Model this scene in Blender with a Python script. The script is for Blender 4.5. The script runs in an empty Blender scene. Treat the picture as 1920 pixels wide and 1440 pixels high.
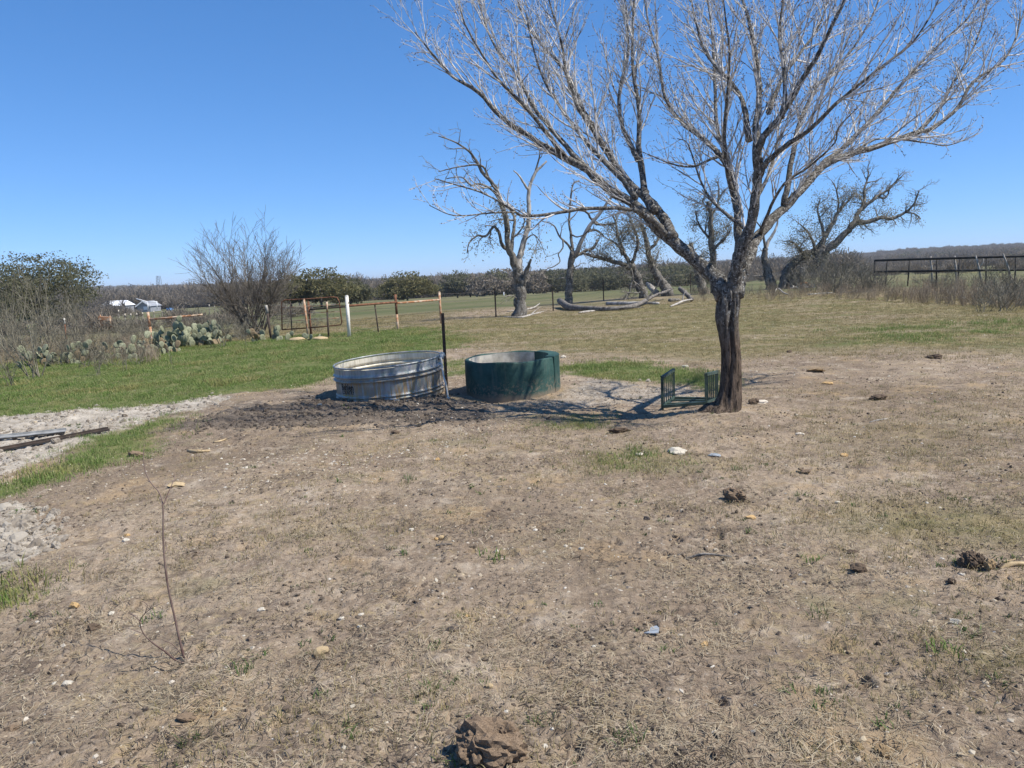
import bpy, bmesh, math, random
import numpy as np
from mathutils import Vector, Matrix

SC = bpy.context.scene
COL = SC.collection
R = math.radians
rng = random.Random(7)
nrg = np.random.default_rng(11)

# ------------------------------------------------------------------ camera
F_PX = 1450.0                      # focal length in pixels of the 1920 wide photograph
CAM = Vector((0, 0, 1.9))
PITCH, ROLL = R(7.85), R(2.3)
FWD = Vector((0, math.cos(PITCH), -math.sin(PITCH)))
UP0 = Vector((0, math.sin(PITCH), math.cos(PITCH)))
RT0 = Vector((1, 0, 0))
RT = RT0 * math.cos(ROLL) - UP0 * math.sin(ROLL)
UP = UP0 * math.cos(ROLL) + RT0 * math.sin(ROLL)
cd = bpy.data.cameras.new('camera')
cd.sensor_width = 36; cd.lens = 36 * F_PX / 1920
cd.clip_start = 0.05; cd.clip_end = 20000
cam = bpy.data.objects.new('camera', cd); COL.objects.link(cam)
m3 = Matrix((RT, UP, -FWD)).transposed()
cam.matrix_world = Matrix.Translation(CAM) @ m3.to_4x4()
SC.camera = cam

# ------------------------------------------------------------------ light
SUN_EL, SUN_AZ = R(55), R(106)      # azimuth clockwise from +Y
w = bpy.data.worlds.new('World'); SC.world = w; w.use_nodes = True
nt = w.node_tree; nt.nodes.clear()
sky = nt.nodes.new('ShaderNodeTexSky'); sky.sky_type = 'NISHITA'; sky.sun_disc = False
sky.sun_elevation = SUN_EL; sky.sun_rotation = SUN_AZ
sky.altitude = 0; sky.air_density = 0.6; sky.dust_density = 0.0; sky.ozone_density = 6.0
SKY_ST = 0.15
bg = nt.nodes.new('ShaderNodeBackground'); bg.inputs['Strength'].default_value = SKY_ST
wo = nt.nodes.new('ShaderNodeOutputWorld')
sp_ = nt.nodes.new('ShaderNodeSeparateColor'); cb_ = nt.nodes.new('ShaderNodeCombineColor')
nt.links.new(sky.outputs[0], sp_.inputs[0])
for ch, (kk, gg) in enumerate(((.485, .93), (.60, .735), (.815, .66))):     # the photograph's deeper blue, over the whole sky alike
    a_ = nt.nodes.new('ShaderNodeMath'); a_.operation = 'MULTIPLY'; a_.inputs[1].default_value = SKY_ST
    b_ = nt.nodes.new('ShaderNodeMath'); b_.operation = 'POWER'; b_.inputs[1].default_value = gg
    c_ = nt.nodes.new('ShaderNodeMath'); c_.operation = 'MULTIPLY'; c_.inputs[1].default_value = kk / SKY_ST
    nt.links.new(sp_.outputs[ch], a_.inputs[0]); nt.links.new(a_.outputs[0], b_.inputs[0])
    nt.links.new(b_.outputs[0], c_.inputs[0]); nt.links.new(c_.outputs[0], cb_.inputs[ch])
nt.links.new(cb_.outputs[0], bg.inputs[0]); nt.links.new(bg.outputs[0], wo.inputs[0])
sd = bpy.data.lights.new('sun', 'SUN'); sd.energy = 5.0; sd.angle = R(0.53); sd.color = (1.0, 0.95, 0.87)
sun = bpy.data.objects.new('sun', sd); COL.objects.link(sun)
SUNV = Vector((math.sin(SUN_AZ) * math.cos(SUN_EL), math.cos(SUN_AZ) * math.cos(SUN_EL), math.sin(SUN_EL)))
sun.rotation_euler = SUNV.to_track_quat('Z', 'Y').to_euler()
sun.location = (30, -10, 40)
SC.view_settings.view_transform = 'Standard'; SC.view_settings.look = 'None'
SC.view_settings.exposure = 0.42; SC.view_settings.gamma = 1.0
SC.view_settings.use_curve_mapping = False
SC.cycles.max_bounces = 6; SC.cycles.transparent_max_bounces = 6
SC.cycles.diffuse_bounces = 3; SC.cycles.glossy_bounces = 3
SC.cycles.use_adaptive_sampling = True; SC.cycles.adaptive_threshold = 0.01

# ------------------------------------------------------------------ noise and terrain
def _hash(ix, iy, seed):
    h = (ix.astype(np.int64) * 374761393 + iy.astype(np.int64) * 668265263 + seed * 1442695041) & 0x7fffffff
    h = ((h ^ (h >> 13)) * 1274126177) & 0x7fffffff
    return (h ^ (h >> 16)) & 0x7fffffff

def gnoise(x, y, seed=0):
    """2D gradient noise, about -1..1"""
    x = np.asarray(x, float); y = np.asarray(y, float)
    xi = np.floor(x); yi = np.floor(y); xf = x - xi; yf = y - yi
    u = xf * xf * xf * (xf * (xf * 6 - 15) + 10); v = yf * yf * yf * (yf * (yf * 6 - 15) + 10)
    def g(dx, dy):
        a = _hash(xi + dx, yi + dy, seed) / 0x7fffffff * 2 * np.pi
        return np.cos(a) * (xf - dx) + np.sin(a) * (yf - dy)
    a = g(0, 0) * (1 - u) + g(1, 0) * u
    b = g(0, 1) * (1 - u) + g(1, 1) * u
    return (a * (1 - v) + b * v) * 1.5

def fbm(x, y, o=3, seed=0, gain=0.5):
    s = 0; a = 1.0; t = 0
    for k in range(o):
        s = s + a * gnoise(x * 2 ** k, y * 2 ** k, seed + k); t += a; a *= gain
    return s / t

AZT = np.radians([-60, -40, -28, -15, 0, 12, 22, 34, 60])
DT = np.log([0.5, 13, 30, 55, 120, 250, 400, 700, 1100, 1600, 2600, 4500])
ZT = np.array([
    [0, 0, 0, 0, 0, 0, 0, 0, 0],
    [-.12, -.10, -.05, 0, 0, 0, 0, .03, .05],
    [-.5, -.40, -.25, -.05, 0, .05, .08, .10, .1],
    [-1.2, -1.0, -.7, -.35, .05, .35, .45, .35, .3],
    [-2.5, -2.3, -1.8, -1.2, -.9, -.5, -.2, -.3, -.3],
    [-5.2, -5.0, -4.6, -4.2, -3.8, -3.0, -2.0, -1.2, -1],
    [-7.5, -7.2, -6.8, -6.2, -5.6, -4.4, -3.0, -2.0, -2],
    [-7, -6.8, -6.6, -6.0, -5.0, -3.6, -1.5, 0.5, 1],
    [0, 0.5, 1.0, -1.0, 0.5, 2.5, 5.0, 9.0, 10],
    [9, 10, 10, 3.5, 6.5, 11.0, 15.0, 21.0, 24],
    [12, 14, 14, 8, 10, 16, 20, 26, 30],
    [12, 14, 14, 8, 10, 16, 20, 26, 30]], float)

def _sm(t): return t * t * (3 - 2 * t)

def base_h(x, y):
    x = np.asarray(x, float); y = np.asarray(y, float)
    d = np.maximum(np.hypot(x, y), 0.5); az = np.clip(np.arctan2(x, y), AZT[0], AZT[-1])
    ld = np.clip(np.log(d), DT[0], DT[-1])
    i = np.clip(np.searchsorted(AZT, az) - 1, 0, len(AZT) - 2)
    j = np.clip(np.searchsorted(DT, ld) - 1, 0, len(DT) - 2)
    u = _sm((az - AZT[i]) / (AZT[i + 1] - AZT[i])); v = (ld - DT[j]) / (DT[j + 1] - DT[j])
    v = np.where(j < 3, _sm(v), v)
    z = (ZT[j, i] * (1 - u) + ZT[j, i + 1] * u) * (1 - v) + (ZT[j + 1, i] * (1 - u) + ZT[j + 1, i + 1] * u) * v
    big = np.clip((d - 18) / 60, 0, 1)
    z = z + big * .35 * gnoise(x / 23, y / 23, 5) + np.clip((d - 300) / 900, 0, 1) * 4.0 * gnoise(x / 260, y / 260, 9)
    return z

TREE_XY = [2.72, 9.80]; TANK_XY = [-2.07, 13.15]; TROUGH_XY = [0.02, 13.05]

def mid_h(x, y):
    """terrain with its mounds and hoof-trodden unevenness, without clods"""
    z = base_h(x, y)
    d = np.hypot(x, y)
    near = np.clip((45 - d) / 25, 0, 1)
    z = z + near * (.035 * gnoise(x / 1.9, y / 1.9, 21) + .018 * gnoise(x / .7, y / .7, 22))
    r = np.hypot(x - TREE_XY[0], y - TREE_XY[1])
    z = z + .09 * np.exp(-(r / .70) ** 2)
    r = np.hypot((x + 1.05) / 1.5, (y - 11.75) / .5)
    z = z + .03 * np.exp(-r ** 2)                                  # churned bank before the tanks
    r = np.hypot((x + .35) / .50, (y - 12.1) / .35)
    z = z - .10 * np.exp(-r ** 2)
    return z

def proj(p):
    v = Vector(p) - CAM
    dz = v.dot(FWD)
    return 960 + F_PX * v.dot(RT) / dz, 720 - F_PX * v.dot(UP) / dz

def ray(px, py):
    return FWD + RT * ((px - 960) / F_PX) + UP * ((720 - py) / F_PX)

def P(px, py, d):
    """point seen at that pixel whose forward distance is d"""
    v = ray(px, py); return CAM + v * (d / v.y)

_ts = np.exp(np.linspace(math.log(1.0), math.log(3500), 2600))
def G(px, py):
    """ground point seen at that pixel"""
    v = ray(px, py); v = v / v.y
    x = v.x * _ts; y = _ts; z = CAM.z + v.z * _ts
    k = np.nonzero(z < base_h(x, y))[0]
    t = _ts[k[0]] if len(k) else 3000.0
    if len(k) and k[0] > 0:
        a, b = _ts[k[0] - 1], t
        for _ in range(25):
            m = (a + b) / 2
            if CAM.z + v.z * m < float(base_h(v.x * m, m)): b = m
            else: a = m
        t = b
    return Vector((v.x * t, t, float(base_h(v.x * t, t))))

# zones of the soil, outlined on the ground
def lp(x, y): return np.arctan2(x, y), np.log(np.maximum(np.hypot(x, y), .3))
def zone(pix):
    q = [G(*p) for p in pix]
    return np.array([lp(v.x, v.y) for v in q])
GREEN = [(zone(z), k) for z, k in [
    ([(-500, 835), (-300, 812), (0, 785), (110, 772), (230, 760), (330, 752), (430, 742), (560, 726), (640, 704), (840, 650), (830, 622), (700, 618), (640, 626), (560, 632), (440, 642), (300, 650), (100, 668), (0, 685), (-300, 700), (-600, 720)], 1.0),
    ([(1050, 705), (1060, 680), (1150, 676), (1260, 688), (1345, 702), (1340, 738), (1250, 712), (1130, 708)], .9),
    ([(-300, 980), (0, 905), (110, 865), (190, 812), (270, 800), (330, 775), (300, 818), (240, 850), (130, 888), (40, 920), (-100, 970)], .85),
    ([(-200, 1180), (0, 1145), (60, 1120), (120, 1085), (60, 1072), (0, 1080), (-200, 1100)], .7),
    ([(980, 792), (1060, 783), (1140, 786), (1120, 800), (1040, 803)], .55),
    ([(835, 705), (840, 680), (885, 680), (885, 700)], .8),
    ([(1600, 650), (1750, 640), (1960, 620), (1960, 600), (1700, 605), (1560, 620)], .35),
    ([(1080, 880), (1130, 850), (1250, 860), (1290, 890), (1180, 900)], .3)]]
OLIVE = [(zone(z), k) for z, k in [
    ([(-900, 780), (-300, 735), (0, 710), (300, 672), (600, 650), (840, 640), (870, 595), (840, 560), (300, 570), (-900, 610)], .9),
    ([(600, 660), (840, 650), (1060, 668), (1340, 676), (1500, 670), (1700, 662), (1960, 675), (2400, 690), (2400, 540), (1960, 545), (1650, 548), (1450, 550), (1250, 565), (1000, 585), (830, 600), (650, 625)], 1.0),
    ([(1540, 1000), (1600, 955), (1700, 935), (1850, 940), (2100, 940), (2100, 1050), (1800, 1040), (1700, 1045), (1600, 1025)], .9),
    ([(1040, 880), (1100, 835), (1200, 825), (1300, 845), (1400, 870), (1330, 905), (1200, 918), (1100, 905)], .8),
    ([(330, 1010), (420, 985), (600, 955), (720, 975), (640, 1035), (500, 1065), (400, 1065)], .55),
    ([(1680, 1200), (1800, 1160), (2000, 1150), (2000, 1270), (1800, 1260)], .8),
    ([(1380, 800), (1650, 750), (2000, 720), (2000, 900), (1700, 900), (1500, 880)], .5),
    ([(300, 1340), (500, 1290), (800, 1270), (1000, 1290), (1130, 1340), (1000, 1500), (400, 1500)], .30),
    ([(650, 830), (900, 800), (1100, 800), (1050, 850), (850, 870), (700, 870)], .4)]]
MUD = [(zone(z), k) for z, k in [
    ([(300, 808), (360, 785), (480, 764), (590, 744), (640, 750), (840, 738), (900, 745), (930, 770), (880, 786), (800, 792), (600, 800), (420, 815)], .85)]]
PALE = [(zone(z), k) for z, k in [
    ([(-400, 990), (0, 885), (60, 862), (190, 815), (290, 783), (350, 768), (400, 757), (420, 748), (400, 744), (330, 752), (230, 760), (110, 772), (0, 782), (-400, 830)], 1.0),
    ([(1050, 712), (1130, 706), (1230, 712), (1320, 736), (1310, 764), (1240, 770), (1100, 768), (1000, 760), (1050, 740)], .45),
    ([(-300, 960), (0, 945), (60, 935), (130, 960), (130, 1010), (60, 1050), (0, 1065), (-300, 1090)], 1.0)]]

def in_zone(a, l, poly, soft):
    """1 inside, 0 outside, soft edge of that width"""
    n = len(poly); inside = np.zeros(a.shape, bool); best = np.full(a.shape, 1e9)
    lo = poly.min(0) - 4 * soft; hi = poly.max(0) + 4 * soft
    sel = np.nonzero((a > lo[0]) & (a < hi[0]) & (l > lo[1]) & (l < hi[1]))[0]
    out = np.zeros(a.shape)
    if not len(sel): return out
    a = a[sel]; l = l[sel]; inside = np.zeros(a.shape, bool); best = np.full(a.shape, 1e9)
    for i in range(n):
        x0, y0 = poly[i]; x1, y1 = poly[(i + 1) % n]
        c = ((y0 > l) != (y1 > l)) & (a < (x1 - x0) * (l - y0) / ((y1 - y0) if y1 != y0 else 1e-9) + x0)
        inside ^= c
        dx, dy = x1 - x0, y1 - y0
        t = np.clip(((a - x0) * dx + (l - y0) * dy) / (dx * dx + dy * dy + 1e-12), 0, 1)
        best = np.minimum(best, np.hypot(a - x0 - t * dx, l - y0 - t * dy))
    s = np.where(inside, best, -best)
    out[sel] = _sm(np.clip(s / (2 * soft) + .5, 0, 1))
    return out

def masks(x, y):
    """green, olive, mud, pale of the soil at x, y"""
    x = np.asarray(x, float); y = np.asarray(y, float); d = np.hypot(x, y)
    wx = x + d * .05 * fbm(x / 2.6, y / 2.6, 2, 35) + d * .018 * fbm(x / .9, y / .9, 3, 31) + d * .012 * fbm(x / .22, y / .22, 2, 33)
    wy = y + d * .07 * fbm(x / 2.6, y / 2.6, 2, 45) + d * .030 * fbm(x / .9, y / .9, 3, 41) + d * .02 * fbm(x / .22, y / .22, 2, 43)
    a, l = lp(wx, wy)
    res = []
    for zs, soft in ((GREEN, .045), (OLIVE, .13), (MUD, .035), (PALE, .035)):
        v = np.zeros(x.shape)
        for z, k in zs: v = np.maximum(v, k * in_zone(a, l, z, soft))
        res.append(v)
    return res

def hoofprints(x, y):
    """cloven prints pressed into the soil, one per cell of a jittered grid"""
    c = .43; gi = np.floor(x / c); gj = np.floor(y / c); out = np.zeros(x.shape)
    for di in (-1, 0, 1):
        for dj in (-1, 0, 1):
            h = [_hash(gi + di, gj + dj, k) / 0x7fffffff for k in (1001, 1002, 1003, 1004)]
            dx = x - (gi + di + h[0]) * c; dy = y - (gj + dj + h[1]) * c; t = h[2] * 6.283
            u = dx * np.cos(t) + dy * np.sin(t); v = dy * np.cos(t) - dx * np.sin(t)
            r1 = np.hypot(u / .060, (v - .025) / .024); r2 = np.hypot(u / .060, (v + .025) / .024)
            dep = np.maximum(np.exp(-r1 ** 4), np.exp(-r2 ** 4)); rr = np.hypot(u / .070, v / .058)
            out += np.where(h[3] < .55, -.030 * dep + .011 * np.exp(-((rr - 1.25) / .28) ** 2), 0)
    return out

def micro(x, y, mk):
    d = np.hypot(x, y)
    g, o, m, p = mk
    near = np.clip((26 - d) / 14, 0, 1)
    n1 = fbm(x / .16, y / .16, 3, 51); n2 = gnoise(x / .055, y / .055, 61); n3 = gnoise(x / .35, y / .35, 71)
    r1 = 1 - np.abs(gnoise(x / .20, y / .20, 81)) * 1.6
    amp = .013 + .010 * np.clip(gnoise(x / 1.3, y / 1.3, 91), 0, 1)
    h = amp * n1 + .008 * n2 + .010 * n3 + .010 * np.clip(gnoise(x / .09, y / .09, 62) - .25, 0, 1) * 2
    clod = np.maximum(m, .8 * p) * np.where((x > .4) & (x < 3.5), .25, 1)
    h = h + clod * (.050 * r1 * np.clip(gnoise(x / .5, y / .5, 83) + .4, 0, 1) + .020 * n1 + .012 * n2)
    hoof = np.clip(gnoise(x / .17, y / .17, 95) - .45, 0, 1) * np.clip(gnoise(x / 1.1, y / 1.1, 96) + .35, 0, 1)
    h = h - .050 * hoof * (1 - .8 * g)
    h = h + hoofprints(x, y) * np.clip(gnoise(x / 1.6, y / 1.6, 97) * 1.6 + .75, 0, 1) * (1 - .85 * g)
    return h * near

def full_h(x, y, mk=None):
    x = np.atleast_1d(np.asarray(x, float)); y = np.atleast_1d(np.asarray(y, float))
    if mk is None: mk = masks(x, y)
    return mid_h(x, y) + micro(x, y, mk)
def gz(x, y): return float(full_h(x, y)[0])
def GG(px, py):
    v = G(px, py); v.z = gz(v.x, v.y); return v

# ------------------------------------------------------------------ materials
MATS = {}
class N:
    """small node-tree writer"""
    def __init__(s, name):
        s.m = bpy.data.materials.new(name); s.m.use_nodes = True
        s.t = s.m.node_tree; s.t.nodes.clear()
        s.out = s.t.nodes.new('ShaderNodeOutputMaterial'); s.b = s.t.nodes.new('ShaderNodeBsdfPrincipled')
        s.t.links.new(s.b.outputs[0], s.out.inputs[0]); s.co = None
    def L(s, a, b): s.t.links.new(a, b)
    def coord(s, kind='Object'):
        n = s.t.nodes.new('ShaderNodeTexCoord'); return n.outputs[kind]
    def pos(s):
        return s.t.nodes.new('ShaderNodeNewGeometry').outputs['Position']
    def mapping(s, vec, scale):
        n = s.t.nodes.new('ShaderNodeMapping'); s.L(vec, n.inputs[0]); n.inputs['Scale'].default_value = scale; return n.outputs[0]
    def noise(s, vec, sc, det=3, rough=.55, dist=0):
        n = s.t.nodes.new('ShaderNodeTexNoise'); s.L(vec, n.inputs['Vector'])
        n.inputs['Scale'].default_value = sc; n.inputs['Detail'].default_value = det
        n.inputs['Roughness'].default_value = rough; n.inputs['Distortion'].default_value = dist; return n.outputs['Fac']
    def vor(s, vec, sc, feat='F1', out='Distance'):
        n = s.t.nodes.new('ShaderNodeTexVoronoi'); n.feature = feat; s.L(vec, n.inputs['Vector']); n.inputs['Scale'].default_value = sc
        return n.outputs[out]
    def ramp(s, f, stops):
        n = s.t.nodes.new('ShaderNodeValToRGB'); s.L(f, n.inputs[0]); e = n.color_ramp.elements
        while len(e) < len(stops): e.new(.5)
        for k, (p, c) in enumerate(stops):
            e[k].position = p; e[k].color = (c, c, c, 1) if isinstance(c, (int, float)) else (*c, 1)
        return n.outputs[0]
    def mix(s, f, a, b, mode='MIX'):
        n = s.t.nodes.new('ShaderNodeMix'); n.data_type = 'RGBA'; n.blend_type = mode
        for i, v in ((0, f), (6, a), (7, b)):
            sock = n.inputs[i]
            if isinstance(v, (int, float)): sock.default_value = v if i == 0 else (v, v, v, 1)
            elif isinstance(v, tuple): sock.default_value = (*v, 1)
            else: s.L(v, sock)
        return n.outputs[2]
    def math(s, op, a, b=0.0, clamp=False):
        n = s.t.nodes.new('ShaderNodeMath'); n.operation = op; n.use_clamp = clamp
        for sock, v in ((n.inputs[0], a), (n.inputs[1], b)):
            if isinstance(v, (int, float)): sock.default_value = v
            else: s.L(v, sock)
        return n.outputs[0]
    def attr(s, name):
        n = s.t.nodes.new('ShaderNodeAttribute'); n.attribute_name = name; return n
    def rand(s):
        return s.t.nodes.new('ShaderNodeObjectInfo').outputs['Random']
    def bump(s, h, st=.5, dist=.02):
        n = s.t.nodes.new('ShaderNodeBump'); s.L(h, n.inputs['Height']); n.inputs['Strength'].default_value = st
        n.inputs['Distance'].default_value = dist; s.L(n.outputs[0], s.b.inputs['Normal']); return n
    def fin(s, col=None, rough=.9, metal=0.0, spec=.25):
        if col is not None:
            if isinstance(col, tuple): s.b.inputs['Base Color'].default_value = (*col, 1)
            else: s.L(col, s.b.inputs['Base Color'])
        for k, v in (('Roughness', rough), ('Metallic', metal), ('Specular IOR Level', spec)):
            if isinstance(v, (int, float)): s.b.inputs[k].default_value = v
            else: s.L(v, s.b.inputs[k])
        return s.m

def two_tone(name, c1, c2, sc=8, rough=.85, metal=0.0, bump=0.0, spec=.25, lo=.35, hi=.65, stretch=None, det=4, dist=.01):
    n = N(name); v = n.coord()
    if stretch: v = n.mapping(v, stretch)
    f = n.noise(v, sc, det, .6)
    c = n.mix(n.ramp(f, [(lo, 0.0), (hi, 1.0)]), c1, c2)
    if bump: n.bump(n.noise(v, sc * 2.5, 4, .65), bump, dist)
    return n.fin(c, rough, metal, spec)

def ground_mat():
    n = N('soil'); p = n.pos(); a = n.attr('zones'); a2 = n.attr('zones2')
    sep = n.t.nodes.new('ShaderNodeSeparateColor'); n.L(a.outputs['Color'], sep.inputs[0])
    g, o, m = sep.outputs[0], sep.outputs[1], sep.outputs[2]
    sep2 = n.t.nodes.new('ShaderNodeSeparateColor'); n.L(a2.outputs['Color'], sep2.inputs[0])
    pale, far, wood = sep2.outputs[0], sep2.outputs[1], sep2.outputs[2]
    big = n.noise(p, .55, 4, .6); mid = n.noise(p, 3.2, 5, .65); fine = n.noise(p, 24, 5, .7); grit = n.noise(p, 95, 3, .7)
    dirt = n.mix(n.ramp(big, [(.35, 0.0), (.68, 1.0)]), (.220, .164, .114), (.400, .315, .228))
    dirt = n.mix(n.ramp(mid, [(.32, .85), (.50, 0.0)]), dirt, (.140, .104, .076))
    dirt = n.mix(n.ramp(fine, [(.30, .7), (.48, 0.0)]), dirt, (.105, .080, .058))
    dirt = n.mix(n.ramp(fine, [(.54, 0.0), (.70, .8)]), dirt, (.46, .385, .30))
    dirt = n.mix(n.ramp(grit, [(.62, 0.0), (.70, .6)]), dirt, (.52, .45, .36))
    dirt = n.mix(n.ramp(grit, [(.30, .7), (.38, 0.0)]), dirt, (.09, .068, .05))
    dirt = n.mix(n.ramp(n.noise(p, .28, 4, .6), [(.48, 0.0), (.60, .75)]), dirt, (.180, .134, .092))
    dirt = n.mix(n.ramp(n.noise(p, 1.9, 5, .7), [(.56, 0.0), (.66, .7)]), dirt, (.43, .355, .27))
    dirt = n.mix(n.ramp(n.noise(n.mapping(p, (.6, 1, 1)), 2.6, 4, .65), [(.60, 0.0), (.68, .8)]), dirt, (.125, .094, .068))
    dirt = n.mix(n.ramp(n.noise(p, .75, 5, .7), [(.58, 0.0), (.68, .45)]), dirt, (.20, .185, .085))
    straw = n.ramp(n.noise(n.mapping(p, (1, 1, .2)), 9, 6, .75, .8), [(.50, 0.0), (.62, .75)])
    strawpatch = n.ramp(n.noise(p, .9, 3, .6), [(.42, 0.0), (.62, 1.0)])
    dirt = n.mix(n.math('MULTIPLY', straw, strawpatch), dirt, (.330, .255, .140))
    ochre = n.ramp(n.noise(p, 1.1, 5, .7), [(.55, 0.0), (.66, .65)])
    dirt = n.mix(ochre, dirt, (.36, .255, .145))
    mud = n.mix(n.ramp(mid, [(.3, 0.0), (.7, 1.0)]), (.075, .060, .046), (.200, .160, .122))
    mud = n.mix(n.ramp(fine, [(.52, 0.0), (.72, .6)]), mud, (.30, .245, .19))
    pal = n.mix(n.ramp(mid, [(.3, 0.0), (.65, 1.0)]), (.29, .25, .195), (.52, .465, .385))
    pal = n.mix(n.ramp(fine, [(.32, .6), (.50, 0.0)]), pal, (.16, .13, .10))
    oliv = n.mix(n.ramp(n.noise(p, 2.1, 5, .7), [(.38, 0.0), (.62, 1.0)]), (.130, .125, .052), (.275, .220, .112))
    oliv = n.mix(n.ramp(fine, [(.34, .5), (.52, 0.0)]), oliv, (.085, .080, .035))
    oliv = n.mix(n.ramp(n.noise(n.mapping(p, (.35, 1, 1)), .55, 5, .65), [(.48, 0.0), (.60, .85)]), oliv, (.285, .225, .150))
    oliv = n.mix(n.ramp(n.noise(n.mapping(p, (.4, 1, 1)), .8, 4, .6), [(.56, 0.0), (.66, .7)]), oliv, (.105, .125, .042))
    grn = n.mix(n.ramp(n.noise(p, 1.1, 6, .75), [(.35, 0.0), (.65, 1.0)]), (.095, .130, .036), (.200, .190, .082))
    grn = n.mix(n.ramp(fine, [(.32, .6), (.5, 0.0)]), grn, (.080, .075, .035))
    farc = n.mix(n.ramp(n.noise(n.mapping(p, (.05, .16, 1)), 1, 5, .6), [(.38, 0.0), (.62, 1.0)]), (.098, .110, .045), (.185, .160, .085))
    farc = n.mix(n.ramp(n.noise(n.mapping(p, (1, 1, 1)), .5, 5, .7), [(.40, .35), (.6, 0.0)]), farc, (.07, .078, .032))
    brk = n.ramp(fine, [(.35, -.22), (.65, .22)])
    def edge(mask, lo=.30, hi=.62):
        return n.ramp(n.math('ADD', mask, n.math('MULTIPLY', n.math('SUBTRACT', fine, .5), .9)), [(lo, 0.0), (hi, 1.0)])
    c = n.mix(edge(pale), dirt, pal)
    c = n.mix(edge(m), c, mud)
    c = n.mix(edge(o, .42, .95), c, oliv)
    c = n.mix(edge(g, .28, .60), c, grn)
    c = n.mix(far, c, farc)
    c = n.mix(wood, c, (.24, .205, .155))
    hb = n.math('ADD', n.math('MULTIPLY', fine, .7), n.math('MULTIPLY', grit, .3))
    n.bump(hb, 1.0, .030)
    return n.fin(c, .95, 0, .12)

def leaf_mat(name, c1, c2, tr=.25):
    n = N(name); f = n.noise(n.pos(), 1.3, 3, .6); f2 = n.rand()
    c = n.mix(n.ramp(f, [(.35, 0.0), (.65, 1.0)]), c1, c2)
    c = n.mix(n.math('MULTIPLY', f2, .35), c, (c1[0] * .75, c1[1] * .75, c1[2] * .75))
    n.fin(c, .75, 0, .2)
    t = n.t.nodes.new('ShaderNodeBsdfTranslucent'); n.L(c, t.inputs[0])
    mx = n.t.nodes.new('ShaderNodeMixShader'); mx.inputs[0].default_value = tr
    n.L(n.b.outputs[0], mx.inputs[1]); n.L(t.outputs[0], mx.inputs[2]); n.L(mx.outputs[0], n.out.inputs[0])
    return n.m

def grass_mat(name, cols):
    n = N(name); r = n.rand()
    stops = [(i / max(1, len(cols) - 1), c) for i, c in enumerate(cols)]
    c = n.ramp(r, stops)
    n.fin(c, .7, 0, .25)
    t = n.t.nodes.new('ShaderNodeBsdfTranslucent'); n.L(c, t.inputs[0])
    mx = n.t.nodes.new('ShaderNodeMixShader'); mx.inputs[0].default_value = .3
    n.L(n.b.outputs[0], mx.inputs[1]); n.L(t.outputs[0], mx.inputs[2]); n.L(mx.outputs[0], n.out.inputs[0])
    return n.m

def bark_mat(name, dark, light, lichen=.5, sc=14, stretch=(1, 1, .35), lich=(.42, .41, .37)):
    n = N(name); v = n.pos(); vs = n.mapping(v, stretch)
    f = n.noise(vs, sc, 5, .7)
    c = n.mix(n.ramp(f, [(.36, 0.0), (.60, 1.0)]), dark, light)
    sp = n.noise(v, sc * 1.3, 4, .75, .6)
    c = n.mix(n.ramp(sp, [(.62 - lichen * .22, 0.0), (.70 - lichen * .22, .85)]), c, lich)
    c = n.mix(n.ramp(n.noise(v, sc * .6, 4, .7), [(.60, 0.0), (.72, .5)]), c, (.105, .105, .050))
    n.bump(n.math('ADD', f, n.math('MULTIPLY', sp, .5)), .9, .02)
    return n.fin(c, .92, 0, .15)

M = MATS
M['soil'] = ground_mat()
def trunk_mat():
    n = N('trunk_bark'); v = n.pos(); vs = n.mapping(v, (1, 1, .10))
    vs = n.mapping(v, (1, 1, .19)); f = n.noise(vs, 24, 6, .75, .5)
    c = n.mix(n.ramp(f, [(.38, 0.0), (.60, 1.0)]), (.026, .020, .015), (.205, .152, .112))
    g = n.mix(n.ramp(n.noise(n.mapping(v, (1, 1, .5)), 17, 5, .7), [(.36, 0.0), (.60, 1.0)]), (.030, .026, .021), (.22, .20, .17))
    g = n.mix(n.ramp(n.noise(v, 22, 4, .75, .6), [(.53, 0.0), (.60, .85)]), g, (.46, .445, .40))
    z = n.t.nodes.new('ShaderNodeSeparateXYZ'); n.L(n.coord(), z.inputs[0])
    k = n.ramp(n.math('ADD', n.math('MULTIPLY', z.outputs[2], .5), n.math('MULTIPLY', n.noise(vs, 9, 4, .7), .5)), [(.66, 0.0), (.98, 1.0)])
    n.bump(f, 1.0, .05)
    return n.fin(n.mix(k, c, g), .92, 0, .15)
M['trunk_bark'] = trunk_mat()
M['bark'] = bark_mat('bark_grey', (.026, .022, .018), (.160, .145, .122), .40, 24, (1, 1, .5), (.44, .425, .385))
M['twig'] = two_tone('twig_bark', (.10, .092, .083), (.62, .595, .555), 9, .65, lo=.32, hi=.54)
M['bud'] = two_tone('bud', (.075, .045, .035), (.13, .085, .06), 30)
M['mesquite'] = two_tone('mesquite_stems', (.085, .07, .055), (.21, .185, .15), 3, .9)
M['oak_bark'] = bark_mat('bark_old_oak', (.050, .044, .036), (.20, .182, .155), .30, 6, (1, 1, .4), (.36, .345, .31))
M['bare_wood'] = two_tone('bare_wood', (.21, .19, .165), (.50, .46, .405), 7, .85, stretch=(1, 1, .3), bump=.4)
M['old_log'] = two_tone('grey_log', (.075, .064, .054), (.25, .225, .195), 7, .9, bump=.8, det=6, dist=.03)
M['oak_twig'] = two_tone('oak_twigs', (.13, .115, .095), (.34, .31, .265), 3, .9)
M['shrub_stem'] = two_tone('shrub_stems', (.105, .094, .066), (.265, .240, .180), 3, .9)
M['oak_leaf'] = leaf_mat('oak_leaves', (.120, .122, .055), (.225, .195, .092), .4)
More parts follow.
